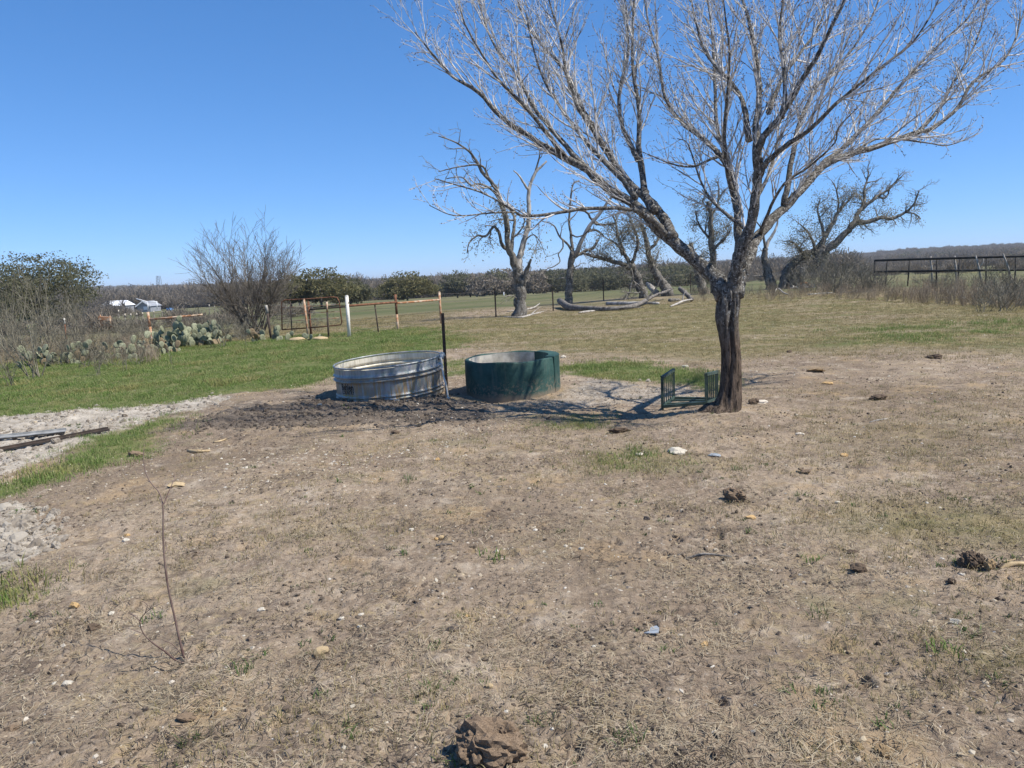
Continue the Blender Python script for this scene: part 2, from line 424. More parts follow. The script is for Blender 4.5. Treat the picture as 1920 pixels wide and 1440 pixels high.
M['oak_leaf_dark'] = leaf_mat('dark_oak_leaves', (.120, .125, .070), (.205, .190, .108), .4)
M['grey_leaf'] = leaf_mat('sparse_grey_leaves', (.22, .21, .15), (.36, .335, .25), .35)
M['brush_far'] = leaf_mat('far_brush', (.185, .155, .118), (.295, .252, .195), .3)
M['brush_dark'] = leaf_mat('far_cedar', (.125, .128, .075), (.195, .185, .115), .4)
M['pad'] = two_tone('cactus_pad', (.155, .165, .095), (.31, .315, .205), 6, .65)
M['pad_old'] = two_tone('old_cactus_pad', (.16, .115, .065), (.26, .20, .12), 6, .8)
M['grass'] = grass_mat('green_grass', [(.105, .175, .036), (.150, .225, .052), (.215, .265, .085), (.34, .31, .15)])
M['grass_yellow'] = grass_mat('yellow_green_grass', [(.17, .19, .05), (.26, .26, .085), (.36, .31, .14), (.14, .175, .045)])
M['dry'] = grass_mat('dry_grass', [(.15, .155, .062), (.33, .26, .13), (.40, .32, .17), (.20, .18, .075), (.28, .21, .11)])
M['straw'] = grass_mat('straw', [(.33, .265, .17), (.56, .475, .335), (.27, .215, .145), (.48, .40, .27)])
M['litter'] = grass_mat('dark_litter', [(.045, .034, .025), (.11, .085, .062), (.075, .058, .042)])
M['weed'] = grass_mat('weed_leaf', [(.075, .115, .035), (.12, .165, .055)])
M['stalk'] = grass_mat('dry_stalks', [(.27, .205, .145), (.42, .34, .245), (.33, .265, .18)])
M['pebble'] = grass_mat('pebbles', [(.62, .56, .45), (.42, .33, .22), (.70, .65, .56), (.50, .39, .23), (.33, .28, .23)])
M['clod'] = grass_mat('soil_crumbs', [(.20, .155, .11), (.14, .105, .078), (.29, .23, .17), (.24, .185, .13), (.10, .078, .058)])
M['mudclod'] = grass_mat('mud_clods', [(.085, .067, .052), (.15, .118, .09), (.22, .18, .135), (.115, .09, .068)])
M['paleclod'] = grass_mat('pale_clods', [(.30, .255, .20), (.47, .42, .345), (.38, .33, .265), (.24, .20, .155)])
M['rust'] = two_tone('rusty_pipe', (.105, .045, .024), (.24, .115, .065), 6, .85)
M['rust_pale'] = two_tone('peeling_pipe', (.52, .40, .29), (.36, .17, .08), 5, .8, lo=.42, hi=.58)
M['dark_steel'] = two_tone('dark_rusty_steel', (.035, .028, .024), (.085, .06, .045), 8, .8)
M['white_post'] = two_tone('flaking_white_paint', (.70, .66, .58), (.10, .07, .05), 7, .75, lo=.60, hi=.66)
M['black_pipe'] = two_tone('black_pipe', (.018, .017, .016), (.045, .040, .036), 4, .7)
M['cedar'] = two_tone('cedar_stake', (.20, .18, .155), (.42, .385, .34), 6, .9)
M['wire'] = two_tone('fence_wire', (.12, .10, .085), (.22, .20, .18), 9, .6, .5)
M['pvc'] = two_tone('white_pipe', (.55, .48, .38), (.78, .72, .62), 6, .6)
M['steel_sheet'] = two_tone('galvanised_strip', (.22, .22, .21), (.44, .43, .40), 7, .6, .25)
M['scrap'] = two_tone('scrap_metal', (.30, .33, .35), (.42, .45, .47), 9, .5, .3)
M['white_metal'] = two_tone('white_roofing', (.74, .75, .76), (.82, .82, .82), 2, .4)
M['shed_grey'] = two_tone('grey_siding', (.24, .25, .27), (.32, .33, .35), 1, .7)
M['dark_open'] = two_tone('dark_glass', (.02, .022, .025), (.04, .042, .045), 2, .3)
M['blue'] = two_tone('blue_cover', (.10, .25, .50), (.14, .32, .60), 1, .6)
M['orange'] = two_tone('orange_plastic', (.42, .16, .05), (.50, .22, .08), 4, .6)
M['ink'] = two_tone('black_ink', (.012, .012, .013), (.022, .022, .022), 9, .6)
M['yellow'] = two_tone('yellow_print', (.34, .26, .07), (.40, .31, .10), 9, .6)
M['bone'] = two_tone('pale_chip', (.48, .42, .34), (.60, .53, .43), 12, .8)

def stone_mat(name, c1, c2):
    n = N(name); v = n.coord(); f = n.noise(v, 22, 5, .7)
    c = n.mix(n.ramp(f, [(.35, 0.0), (.62, 1.0)]), c1, c2); n.bump(n.noise(v, 60, 4, .7), .7, .004)
    return n.fin(c, .9, 0, .2)
M['stone_white'] = stone_mat('limestone', (.40, .35, .27), (.62, .57, .47))
M['stone_tan'] = stone_mat('tan_stone', (.33, .24, .13), (.52, .40, .24))
M['stone_orange'] = stone_mat('ochre_stone', (.40, .25, .11), (.56, .38, .18))
M['stone_dark'] = stone_mat('dark_stone', (.05, .042, .038), (.11, .092, .08))
M['dung'] = stone_mat('dry_dung', (.080, .055, .035), (.30, .215, .142))
M['dung_dark'] = stone_mat('dark_dung', (.052, .037, .026), (.165, .118, .080))
M['dung_tan'] = stone_mat('bleached_dung', (.19, .125, .065), (.36, .26, .145))

def tank_mat():
    n = N('galvanised_tank'); v = n.coord()
    sp = n.vor(v, 26, 'F1', 'Color')
    base = n.mix(.65, (.29, .30, .285), n.mix(n.ramp(n.noise(n.mapping(v, (1, 1, .22)), 8, 5, .65), [(.35, 0.0), (.65, 1.0)]), (.12, .135, .135), (.47, .475, .455)))
    base = n.mix(.06, base, sp, 'OVERLAY')
    st = n.noise(n.mapping(v, (1, 1, .07)), 26, 5, .7)
    geo = n.t.nodes.new('ShaderNodeSeparateXYZ'); n.L(v, geo.inputs[0])
    band = n.ramp(geo.outputs[2], [(.02, 0.0), (.10, 1.0), (.38, .9), (.50, 0.0)])
    patch = n.ramp(n.noise(v, 1.9, 3, .6), [(.28, 0.0), (.44, 1.0)])
    rust = n.math('MULTIPLY', n.math('MULTIPLY', n.ramp(st, [(.46, 0.0), (.55, 1.0)]), patch), band)
    c = n.mix(rust, base, (.34, .225, .105))
    dirt = n.ramp(n.math('ADD', geo.outputs[2], n.math('MULTIPLY', n.noise(v, 7, 4), .12)), [(.04, .8), (.16, 0.0)])
    c = n.mix(dirt, c, (.30, .255, .19))
    met = n.math('SUBTRACT', .15, n.math('MULTIPLY', rust, .14))
    n.bump(n.noise(v, 7, 3), .12, .01)
    return n.fin(c, .42, met, .4)
M['tank'] = tank_mat()
def tank_in():
    n = N('tank_lining'); v = n.coord(); st = n.noise(n.mapping(v, (1, 1, .12)), 14, 5, .7)
    c = n.mix(n.ramp(st, [(.35, 0.0), (.6, 1.0)]), (.50, .44, .32), (.74, .69, .56))
    return n.fin(c, .6, .15, .3)
M['tank_in'] = tank_in()
def green_concrete():
    n = N('green_painted_concrete'); v = n.coord()
    c = n.mix(n.ramp(n.noise(v, 3.2, 5, .65), [(.36, 0.0), (.64, 1.0)]), (.012, .044, .037), (.034, .086, .073))
    chip = n.ramp(n.noise(v, 30, 3, .6), [(.735, 0.0), (.75, 1.0)])
    c = n.mix(chip, c, (.40, .39, .34))
    c = n.mix(n.ramp(n.noise(v, 2.1, 4), [(.60, 0.0), (.78, .35)]), c, (.17, .19, .15))
    z = n.t.nodes.new('ShaderNodeSeparateXYZ'); n.L(v, z.inputs[0])
    low = n.ramp(n.math('ADD', z.outputs[2], n.math('MULTIPLY', n.noise(v, 5, 4), .10)), [(.19, 1.0), (.27, 0.0)])
    c = n.mix(low, c, (.19, .15, .105))
    sk = n.noise(n.mapping(v, (1, 1, .10)), 11, 4, .65)
    c = n.mix(n.ramp(sk, [(.54, 0.0), (.68, .55)]), c, (.10, .125, .10))
    spl = n.math('MULTIPLY', n.ramp(n.noise(v, 19, 4, .7), [(.50, 0.0), (.60, .8)]), n.ramp(z.outputs[2], [(.24, 1.0), (.46, 0.0)]))
    c = n.mix(spl, c, (.19, .155, .11))
    n.bump(n.noise(v, 16, 5, .7), .5, .012)
    return n.fin(c, .75, 0, .3)
M['green_concrete'] = green_concrete()
M['raw_concrete'] = two_tone('bare_concrete', (.30, .28, .235), (.60, .56, .48), 5, .9, bump=.5, det=6)
M['green_frame'] = two_tone('dark_green_paint', (.022, .040, .032), (.060, .090, .072), 8, .6)

# ------------------------------------------------------------------ mesh helpers
class MB:
    def __init__(s): s.v = []; s.f = []
    def add(s, vs, fs):
        o = len(s.v); s.v += [tuple(q) for q in vs]; s.f += [tuple(i + o for i in f) for f in fs]
    def box(s, c, sx, sy, sz, m=None):
        c = Vector(c); vs = [Vector((a * sx / 2, b * sy / 2, d * sz / 2)) for a in (-1, 1) for b in (-1, 1) for d in (-1, 1)]
        if m is not None: vs = [m @ q for q in vs]
        s.add([q + c for q in vs], [(0, 1, 3, 2), (4, 6, 7, 5), (0, 4, 5, 1), (2, 3, 7, 6), (0, 2, 6, 4), (1, 5, 7, 3)])
    def bar(s, a, b, wdt, thk, up=(0, 0, 1)):
        a = Vector(a); b = Vector(b); t = (b - a); L = t.length; t.normalize()
        u = Vector(up); n1 = t.cross(u)
        if n1.length < 1e-4: n1 = t.cross(Vector((0, 1, 0)))
        n1.normalize(); n2 = n1.cross(t)
        vs = []
        for q in (a, b):
            for i, j in ((-1, -1), (1, -1), (1, 1), (-1, 1)): vs.append(q + n1 * (i * wdt / 2) + n2 * (j * thk / 2))
        s.add(vs, [(3, 2, 1, 0), (4, 5, 6, 7), (0, 1, 5, 4), (1, 2, 6, 5), (2, 3, 7, 6), (3, 0, 4, 7)])
    def tube(s, pts, rad, sides=6, cap=True, nz=None):
        """nz(i, k) multiplies the radius of ring i at side k"""
        pts = [Vector(p) for p in pts]; n = len(pts)
        if not hasattr(rad, '__len__'): rad = [rad] * n
        o = len(s.v); ref = None
        cs = [(math.cos(2 * math.pi * k / sides), math.sin(2 * math.pi * k / sides)) for k in range(sides)]
        for i in range(n):
            t = (pts[min(i + 1, n - 1)] - pts[max(i - 1, 0)])
            if t.length < 1e-9: t = Vector((0, 0, 1))
            t.normalize()
            if ref is None:
                ref = t.cross(Vector((0.31, .9, .2)))
                if ref.length < .1: ref = t.cross(Vector((1, 0, 0)))
            ref = ref - t * ref.dot(t)
            if ref.length < 1e-6: ref = t.orthogonal()
            ref.normalize(); b = t.cross(ref); p = pts[i]; r = rad[i]
            for k, (c, sn) in enumerate(cs):
                q = r * nz(i, k) if nz else r
                s.v.append((p.x + (ref.x * c + b.x * sn) * q, p.y + (ref.y * c + b.y * sn) * q, p.z + (ref.z * c + b.z * sn) * q))
        for i in range(n - 1):
            for k in range(sides):
                k2 = (k + 1) % sides
                s.f.append((o + i * sides + k, o + i * sides + k2, o + (i + 1) * sides + k2, o + (i + 1) * sides + k))
        if cap:
            s.f.append(tuple(o + k for k in range(sides))[::-1]); s.f.append(tuple(o + (n - 1) * sides + k for k in range(sides)))
    def lathe(s, prof, seg=64, closed=True):
        o = len(s.v); n = len(prof)
        for j in range(seg):
            a = 2 * math.pi * j / seg; c, sn = math.cos(a), math.sin(a)
            for r, z in prof: s.v.append((r * c, r * sn, z))
        for j in range(seg):
            j2 = (j + 1) % seg
            for i in range(n if closed else n - 1):
                i2 = (i + 1) % n
                s.f.append((o + j * n + i, o + j2 * n + i, o + j2 * n + i2, o + j * n + i2))
    def mesh(s, name, mat, smooth=True):
        me = bpy.data.meshes.new(name); me.from_pydata(s.v, [], s.f); me.materials.append(mat)
        if smooth: me.polygons.foreach_set('use_smooth', [True] * len(me.polygons))
        me.update(); return me
    def build(s, name, mat, parent=None, smooth=True):
        return link(name, s.mesh(name, mat, smooth), parent)

def link(name, me, parent=None, loc=None):
    o = bpy.data.objects.new(name, me); COL.objects.link(o)
    if parent is not None:
        o.parent = parent
        if loc is None:       # world-built geometry under a placed parent
            o.matrix_parent_inverse = parent.matrix_world.inverted() if False else Matrix.Identity(4)
    if loc is not None: o.location = loc
    return o

def tag(o, label=None, cat=None, group=None, kind=None):
    if label: o['label'] = label
    if cat: o['category'] = cat
    if group: o['group'] = group
    if kind: o['kind'] = kind
    return o

def thing(name, loc, label, cat, group=None, rot=(0, 0, 0)):
    o = bpy.data.objects.new(name, None); COL.objects.link(o); o.empty_display_size = .2
    o.location = loc; o.rotation_euler = rot
    return tag(o, label, cat, group)

def shifted(mb, org):
    """geometry built in world space, moved so that org is its origin"""
    ox, oy, oz = org; mb.v = [(x - ox, y - oy, z - oz) for x, y, z in mb.v]; return mb

def quads_mesh(name, c, a, b, mat):
    """many single quads: centres c, half axes a and b (n x 3)"""
    n = len(c); v = np.empty((n, 4, 3)); v[:, 0] = c - a - b; v[:, 1] = c + a - b; v[:, 2] = c + a + b; v[:, 3] = c - a + b
    me = bpy.data.meshes.new(name); me.vertices.add(n * 4); me.vertices.foreach_set('co', v.reshape(-1))
    me.loops.add(n * 4); me.loops.foreach_set('vertex_index', np.arange(n * 4, dtype=np.int32))
    me.polygons.add(n); me.polygons.foreach_set('loop_start', np.arange(0, n * 4, 4, dtype=np.int32))
    me.materials.append(mat); me.update(calc_edges=True); return me

def rand_dirs(n):
    v = nrg.normal(size=(n, 3)); return v / np.linalg.norm(v, axis=1, keepdims=True)

def leaf_mesh(name, pts, size, mat):
    n = len(pts); d1 = rand_dirs(n); d2 = np.cross(d1, rand_dirs(n)); d2 /= np.linalg.norm(d2, axis=1, keepdims=True) + 1e-9
    s = size * nrg.uniform(.5, 1.4, (n, 1))
    return quads_mesh(name, pts, d1 * s, d2 * s * .55, mat)

# ------------------------------------------------------------------ ground sheet
def build_ground():
    fr = R(42); NF = 600; NB = 80
    az = np.concatenate([np.linspace(-fr, fr, NF), np.linspace(fr, 2 * math.pi - fr, NB + 2)[1:-1]])
    rr = [.35]; 
    while rr[-1] < 22: rr.append(rr[-1] * (1.03 if rr[-1] < 1.8 else (1.0044 if rr[-1] < 11 else 1.0062)))
    while rr[-1] < 6500: rr.append(rr[-1] * 1.03)
    rr = np.array(rr); na, nr = len(az), len(rr)
    RR, AA = np.meshgrid(rr, az, indexing='ij')
    x = (RR * np.sin(AA)).ravel(); y = (RR * np.cos(AA)).ravel(); d = RR.ravel()
    mk = masks(x, y)
    z = mid_h(x, y) + micro(x, y, mk)
    co = np.stack([x, y, z], 1)
    co = np.vstack([co, [[0, 0, float(base_h(0, .1))]]])
    i, j = np.meshgrid(np.arange(nr - 1), np.arange(na), indexing='ij'); j2 = (j + 1) % na
    quads = np.stack([i * na + j, (i + 1) * na + j, (i + 1) * na + j2, i * na + j2], -1).reshape(-1, 4)
    jc = np.arange(na); tri = np.stack([np.full(na, nr * na), jc, (jc + 1) % na], 1)
    me = bpy.data.meshes.new('ground'); me.vertices.add(len(co)); me.vertices.foreach_set('co', co.ravel())
    li = np.concatenate([quads.ravel(), tri.ravel()]).astype(np.int32)
    me.loops.add(len(li)); me.loops.foreach_set('vertex_index', li)
    ls = np.concatenate([np.arange(len(quads)) * 4, len(quads) * 4 + np.arange(len(tri)) * 3]).astype(np.int32)
    me.polygons.add(len(ls)); me.polygons.foreach_set('loop_start', ls)
    me.polygons.foreach_set('use_smooth', np.ones(len(ls), bool))
    me.materials.append(M['soil']); me.update(calc_edges=True)
    far = _sm(np.clip((d - 40 - 6 * gnoise(x / 6, y / 6, 3)) / 14, 0, 1)); wood = _sm(np.clip((d - 430) / 100, 0, 1))
    z1 = np.stack([mk[0], mk[1], mk[2], np.ones_like(d)], 1); z2 = np.stack([mk[3], far, wood, np.ones_like(d)], 1)
    for nm, a in (('zones', z1), ('zones2', z2)):
        a = np.vstack([a, [[0, 0, 0, 1]]]); ca = me.color_attributes.new(nm, 'FLOAT_COLOR', 'POINT')
        ca.data.foreach_set('color', a.ravel().astype(np.float32))
    o = bpy.data.objects.new('ground', me); COL.objects.link(o); tag(o, kind='structure')
    return o
build_ground()

# ------------------------------------------------------------------ scattering of uncountable small matter
def proto_collection(name, meshes):
    c = bpy.data.collections.new(name)
    for k, me in enumerate(meshes):
        c.objects.link(bpy.data.objects.new(f'{name}_piece', me))
    return c

def scatter(name, pts, rots, scl, coll, label=None):
    n = len(pts); me = bpy.data.meshes.new(name); me.vertices.add(n); me.vertices.foreach_set('co', np.asarray(pts, np.float32).ravel())
    a = me.attributes.new('rot', 'FLOAT_VECTOR', 'POINT'); a.data.foreach_set('vector', np.asarray(rots, np.float32).ravel())
    scl = np.asarray(scl, np.float32)
    if scl.ndim == 1: scl = np.repeat(scl[:, None], 3, 1)
    a = me.attributes.new('scl', 'FLOAT_VECTOR', 'POINT'); a.data.foreach_set('vector', scl.ravel())
    a = me.attributes.new('pick', 'INT', 'POINT'); a.data.foreach_set('value', nrg.integers(0, len(coll.objects), n).astype(np.int32))
    o = bpy.data.objects.new(name, me); COL.objects.link(o); tag(o, label, kind='stuff')
    ng = bpy.data.node_groups.new(name, 'GeometryNodeTree')
    ng.interface.new_socket('Geometry', in_out='INPUT', socket_type='NodeSocketGeometry')
    ng.interface.new_socket('Geometry', in_out='OUTPUT', socket_type='NodeSocketGeometry')
    gi = ng.nodes.new('NodeGroupInput'); go = ng.nodes.new('NodeGroupOutput')
    ci = ng.nodes.new('GeometryNodeCollectionInfo'); ci.inputs['Collection'].default_value = coll
    ci.inputs['Separate Children'].default_value = True; ci.inputs['Reset Children'].default_value = True
    ip = ng.nodes.new('GeometryNodeInstanceOnPoints'); ip.inputs['Pick Instance'].default_value = True
    def na(nm, ty):
        q = ng.nodes.new('GeometryNodeInputNamedAttribute'); q.data_type = ty; q.inputs['Name'].default_value = nm
        return [s for s in q.outputs if s.enabled and s.name == 'Attribute'][0]
    ng.links.new(gi.outputs[0], ip.inputs['Points']); ng.links.new(ci.outputs[0], ip.inputs['Instance'])
    ng.links.new(na('rot', 'FLOAT_VECTOR'), ip.inputs['Rotation']); ng.links.new(na('scl', 'FLOAT_VECTOR'), ip.inputs['Scale'])
    ng.links.new(na('pick', 'INT'), ip.inputs['Instance Index']); ng.links.new(ip.outputs[0], go.inputs[0])
    md = o.modifiers.new('scatter', 'NODES'); md.node_group = ng
    return o

def blades(seed, n, h, spread, lean, wd):
    q = random.Random(seed); mb = MB()
    for _ in range(n):
        a = q.uniform(0, 6.283); r = spread * math.sqrt(q.random()); bx, by = r * math.cos(a), r * math.sin(a)
        hh = h * q.uniform(.5, 1.15); la = q.uniform(0, 6.283); l = lean * q.uniform(.3, 1.2) * hh
        dx, dy = math.cos(la), math.sin(la); wx, wy = -dy * wd / 2, dx * wd / 2
        z1 = hh * .6; x1, y1 = bx + dx * l * .35, by + dy * l * .35; x2, y2 = bx + dx * l, by + dy * l
        mb.add([(bx - wx, by - wy, -.01), (bx + wx, by + wy, -.01), (x1 + wx * .8, y1 + wy * .8, z1), (x1 - wx * .8, y1 - wy * .8, z1), (x2, y2, hh)],
               [(0, 1, 2, 3), (3, 2, 4)])
    return mb

def straws(seed, n, L, spread, wd):
    q = random.Random(seed); mb = MB()
    for _ in range(n):
        a = q.uniform(0, 6.283); r = spread * math.sqrt(q.random()); c = Vector((r * math.cos(a), r * math.sin(a), q.uniform(.0, .012)))
        b = q.uniform(0, 6.283); l = L * q.uniform(.3, 1); t = Vector((math.cos(b), math.sin(b), q.uniform(-.12, .3))) * l / 2
        bend = Vector((-t.y, t.x, 0)) * q.uniform(-.4, .4) + Vector((0, 0, l * q.uniform(0, .12)))
        sd = Vector((-math.sin(b), math.cos(b), 0)) * wd / 2
        mb.add([c - t - sd, c - t + sd, c + bend + sd, c + bend - sd, c + t + sd * .6, c + t - sd * .6], [(0, 1, 2, 3), (3, 2, 4, 5)])
    return mb

def lump_mesh(name, mat, seed, sub=1, flat=.6, rough=.3, smooth=False):
    bm = bmesh.new(); bmesh.ops.create_icosphere(bm, subdivisions=sub, radius=1.0); q = np.random.default_rng(seed)
    ph = q.uniform(0, 6, 9); fr = q.uniform(1.2, 3.6, 9)
    for v in bm.verts:
        x, y, z = v.co
        k = 1 + rough * (math.sin(fr[0] * x + ph[0]) * math.sin(fr[1] * y + ph[1]) + .6 * math.sin(fr[2] * 2 * z + ph[2] + x * 2) * math.cos(fr[3] * 2 * y + ph[3])) + rough * .4 * q.normal()* .5
        v.co = Vector((x * k * (1 + .25 * math.sin(ph[5])), y * k, z * k * flat))
    me = bpy.data.meshes.new(name); bm.to_mesh(me); bm.free(); me.materials.append(mat)
    if smooth: me.polygons.foreach_set('use_smooth', [True] * len(me.polygons))
    return me

def rough_lump(name, mat, seed, sub, flat):
    me = lump_mesh(name, mat, seed, sub, 1.0, .22); c = np.array([v.co[:] for v in me.vertices])
    u_ = c[:, 0] * 1.5 + seed; v_ = c[:, 1] * 1.5 + c[:, 2] * 2.1
    c *= (1 + .42 * fbm(u_, v_, 4, seed, .6) + .10 * np.abs(gnoise(u_ * 4, v_ * 5, seed + 9)))[:, None]; c[:, 2] *= flat
    me.vertices.foreach_set('co', c.ravel()); me.update(); return me

def field_pts(n, d0, d1, azr=40, power=1.0):
    """points spread over the ground before the camera, thinning with distance"""
    u = nrg.random(n); 
    if power == 0: d = d0 * (d1 / d0) ** u
    else: d = (d0 ** power + u * (d1 ** power - d0 ** power)) ** (1 / power)
    az = np.radians(nrg.uniform(-azr, azr, n)); return d * np.sin(az), d * np.cos(az)

def rot_z(n, tilt=.0):
    r = np.zeros((n, 3)); r[:, 2] = nrg.uniform(0, 6.283, n)
    if tilt: r[:, 0] = nrg.normal(0, tilt, n); r[:, 1] = nrg.normal(0, tilt, n)
    return r
def clear_of_tanks(x, y):
    return (np.hypot(x - TANK_XY[0], y - TANK_XY[1]) > .93) & (np.hypot(x - TROUGH_XY[0], y - TROUGH_XY[1]) > .82)

def lay(name, x, y, s, coll, tilt=.1, label=None, sink=0.0, keep=None, mk=None):
    ok = clear_of_tanks(x, y)
    if keep is not None: ok &= keep
    x, y, s = x[ok], y[ok], s[ok]
    z = full_h(x, y) - sink * s
    return scatter(name, np.stack([x, y, z], 1), rot_z(len(x), tilt), s, coll, label)

GT = proto_collection('grass_tuft', [blades(k, 16, .045, .085, .9, .0045).mesh('grass_tuft', M['grass'], False) for k in range(5)])
GY = proto_collection('yellow_tuft', [blades(20 + k, 13, .055, .09, 1.1, .0045).mesh('yellow_tuft', M['grass_yellow'], False) for k in range(4)])
DT_ = proto_collection('dry_tuft', [blades(40 + k, 14, .034, .09, 1.5, .004).mesh('dry_tuft', M['dry'], False) for k in range(5)])
ST = proto_collection('straw_bits', [straws(80 + k, 12, .11, .13, .0032).mesh('straw_bits', M['straw'], False) for k in range(5)])
WD = proto_collection('weed_sprout', [blades(120 + k, 12, .032, .045, 1.9, .009).mesh('weed_sprout', M['weed'], False) for k in range(4)])
LT = proto_collection('dark_litter', [straws(280 + k, 7, .075, .11, .0045).mesh('dark_litter', M['litter'], False) for k in range(4)])
PB = proto_collection('pebble', [lump_mesh('pebble', M['pebble'], 150 + k, 1, .6, .22) for k in range(5)])
CL = proto_collection('soil_crumb', [lump_mesh('soil_crumb', M['clod'], 170 + k, 1, .6, .35) for k in range(5)])
MC = proto_collection('mud_clod', [rough_lump('mud_clod', M['mudclod'], 190 + k, 2, .6) for k in range(5)])
PC = proto_collection('pale_clod', [rough_lump('pale_clod', M['paleclod'], 210 + k, 3, .55) for k in range(5)])

def grow_grass():
    x, y = field_pts(130000, 5, 36, 40, 1.0); mk = masks(x, y); d = np.hypot(x, y)
    pr = np.clip(mk[0] * .85 + .85 * fbm(x / .9, y / .9, 3, 301) * mk[0], 0, 1); k = nrg.random(len(x)) < pr
    s = (.55 + .45 * nrg.random(len(x))) * (1 + d / 40) * (1 + .55 * gnoise(x / 1.5, y / 1.5, 305))
    yl = fbm(x / 1.3, y / 1.3, 3, 309) + .4 * (nrg.random(len(x)) - .5) > .26
    lay('green_grass', x, y, s, GT, .12, 'short bright green grass', keep=k & ~yl)
    lay('yellowing_grass', x, y, s * 1.12, GY, .16, 'yellowing green grass tufts', keep=k & yl)
    x, y = field_pts(120000, 2.2, 48, 40, 1.0); mk = masks(x, y); d = np.hypot(x, y)
    pat = np.clip(gnoise(x / 1.1, y / 1.1, 311) * 1.4 + .05, 0, 1) * np.clip(gnoise(x / .35, y / .35, 312) + .5, 0, 1)
    pr = np.clip(mk[1] * .8 + .30 * pat, 0, 1) * (1 - mk[0] * np.clip(.95 - .9 * pat, .1, 1)) * (1 - mk[2]) * (1 - .8 * mk[3]); k = nrg.random(len(x)) < pr
    s = (.45 + .55 * nrg.random(len(x))) * (1 + d / 45)
    lay('dry_grass', x, y, s, DT_, .2, 'short dry grazed grass', keep=k)
    x, y = field_pts(19000, 2.0, 16, 40, .6); mk = masks(x, y)
    pat = np.clip(gnoise(x / .8, y / .8, 321) * 1.3 + .45, .06, 1)
    k = nrg.random(len(x)) < pat * (1 - .9 * mk[0]) * (1 - .8 * mk[2]) * (1 - .8 * mk[3])
    lay('straw_litter', x, y, .35 + .65 * nrg.random(len(x)), ST, .12, 'broken straw lying on bare soil', keep=k)
    x, y = field_pts(18000, 2.0, 20, 40, .7); mk = masks(x, y)
    k = nrg.random(len(x)) < np.clip(gnoise(x / .6, y / .6, 325) * 1.2 + .35, .06, 1) * (1 - .8 * mk[0]) * (1 - .6 * mk[3])
    lay('dark_litter', x, y, .3 + .7 * nrg.random(len(x)), LT, .15, 'dark bits of twig and dung on bare soil', keep=k)
    x, y = field_pts(2000, 2.4, 14, 40, .6); mk = masks(x, y)
    k = nrg.random(len(x)) < np.clip(gnoise(x / .7, y / .7, 331) * 2 - .35 + .5 * mk[1], .02, 1)
    lay('weed_sprouts', x, y, .35 + .75 * nrg.random(len(x)) ** 2, WD, .2, 'small green sprouts on bare soil', keep=k)
    # stones too many to count, crumbs and clods of soil
    x, y = field_pts(52000, 2.0, 34, 40, .7); mk = masks(x, y); d = np.hypot(x, y)
    a, l = lp(x, y)
    yz = in_zone(a, l, zone([(380, 890), (450, 860), (560, 845), (720, 845), (900, 800), (960, 790), (900, 830), (700, 885), (600, 900), (450, 915)]), .06)
    pr = np.clip(.22 + .35 * gnoise(x / 2, y / 2, 341) + yz * 1.2, .04, 1) * (1 - .75 * mk[0])
    k = nrg.random(len(x)) < pr
    s = .0045 + .017 * nrg.random(len(x)) ** 4 + yz * .010 * nrg.random(len(x)) + d * .00055
    lay('gravel', x, y, s, PB, .5, 'scattered pale pebbles', .3, keep=k)
    x, y = field_pts(110000, 1.9, 18, 40, .6); mk = masks(x, y)
    pr = np.clip(.35 + .9 * gnoise(x / .9, y / .9, 351), .05, 1) * (1 - mk[0]) * (1 - .6 * mk[1]) * (1 - mk[2]) * (1 - mk[3])
    k = nrg.random(len(x)) < pr
    lay('soil_crumbs', x, y, .004 + .020 * nrg.random(len(x)) ** 4, CL, .6, 'crumbled lumps of bare soil', .2, keep=k)
    x, y = field_pts(60000, 9, 15, 34, 1.5); mk = masks(x, y)
    k = nrg.random(len(x)) < mk[2] * np.clip(gnoise(x / .5, y / .5, 361) + .6, .1, 1)
    lay('mud_clods', x, y, .012 + .04 * nrg.random(len(x)) ** 2.5, MC, .6, 'dark trodden mud clods round the tanks', .3, keep=k)
    x, y = field_pts(60000, 4.5, 16, 42, 1.2); mk = masks(x, y)
    k = nrg.random(len(x)) < mk[3] * np.clip(gnoise(x / .6, y / .6, 371) + .45, .08, 1) * np.where(x > -1, .10, 1)
    lay('pale_clods', x, y, .010 + .05 * nrg.random(len(x)) ** 3, PC, .6, 'pale dry clods of churned earth', .3, keep=k)
grow_grass()
def clod_heap():
    pl = zone([(-200, 955), (0, 945), (60, 940), (125, 962), (128, 1005), (60, 1045), (0, 1060), (-200, 1080)])
    x, y = field_pts(9000, 5.0, 9, 42, 1.2); a, l = lp(x, y); k = in_zone(a, l, pl, .03) > .5; x, y = x[k], y[k]
    lay('clod_heap', x, y, .015 + .075 * nrg.random(len(x)) ** 2.2, PC, .7, 'heaped pale grey clods at the left edge', .25)
clod_heap()
# ------------------------------------------------------------------ branching
def catmull(pts, n):
    p = [pts[0] * 2 - pts[1]] + list(pts) + [pts[-1] * 2 - pts[-2]]; out = []
    for i in range(1, len(p) - 2):
        a, b, c, d = p[i - 1], p[i], p[i + 1], p[i + 2]
        for k in range(n):
            t = k / n
            out.append(.5 * ((2 * b) + (c - a) * t + (2 * a - 5 * b + 4 * c - d) * t * t + (3 * b - a - 3 * c + d) * t ** 3))
    out.append(p[-2]); return out

def rvec(q): 
    while True:
        v = Vector((q.uniform(-1, 1), q.uniform(-1, 1), q.uniform(-1, 1)))
        if .05 < v.length < 1: return v.normalized()

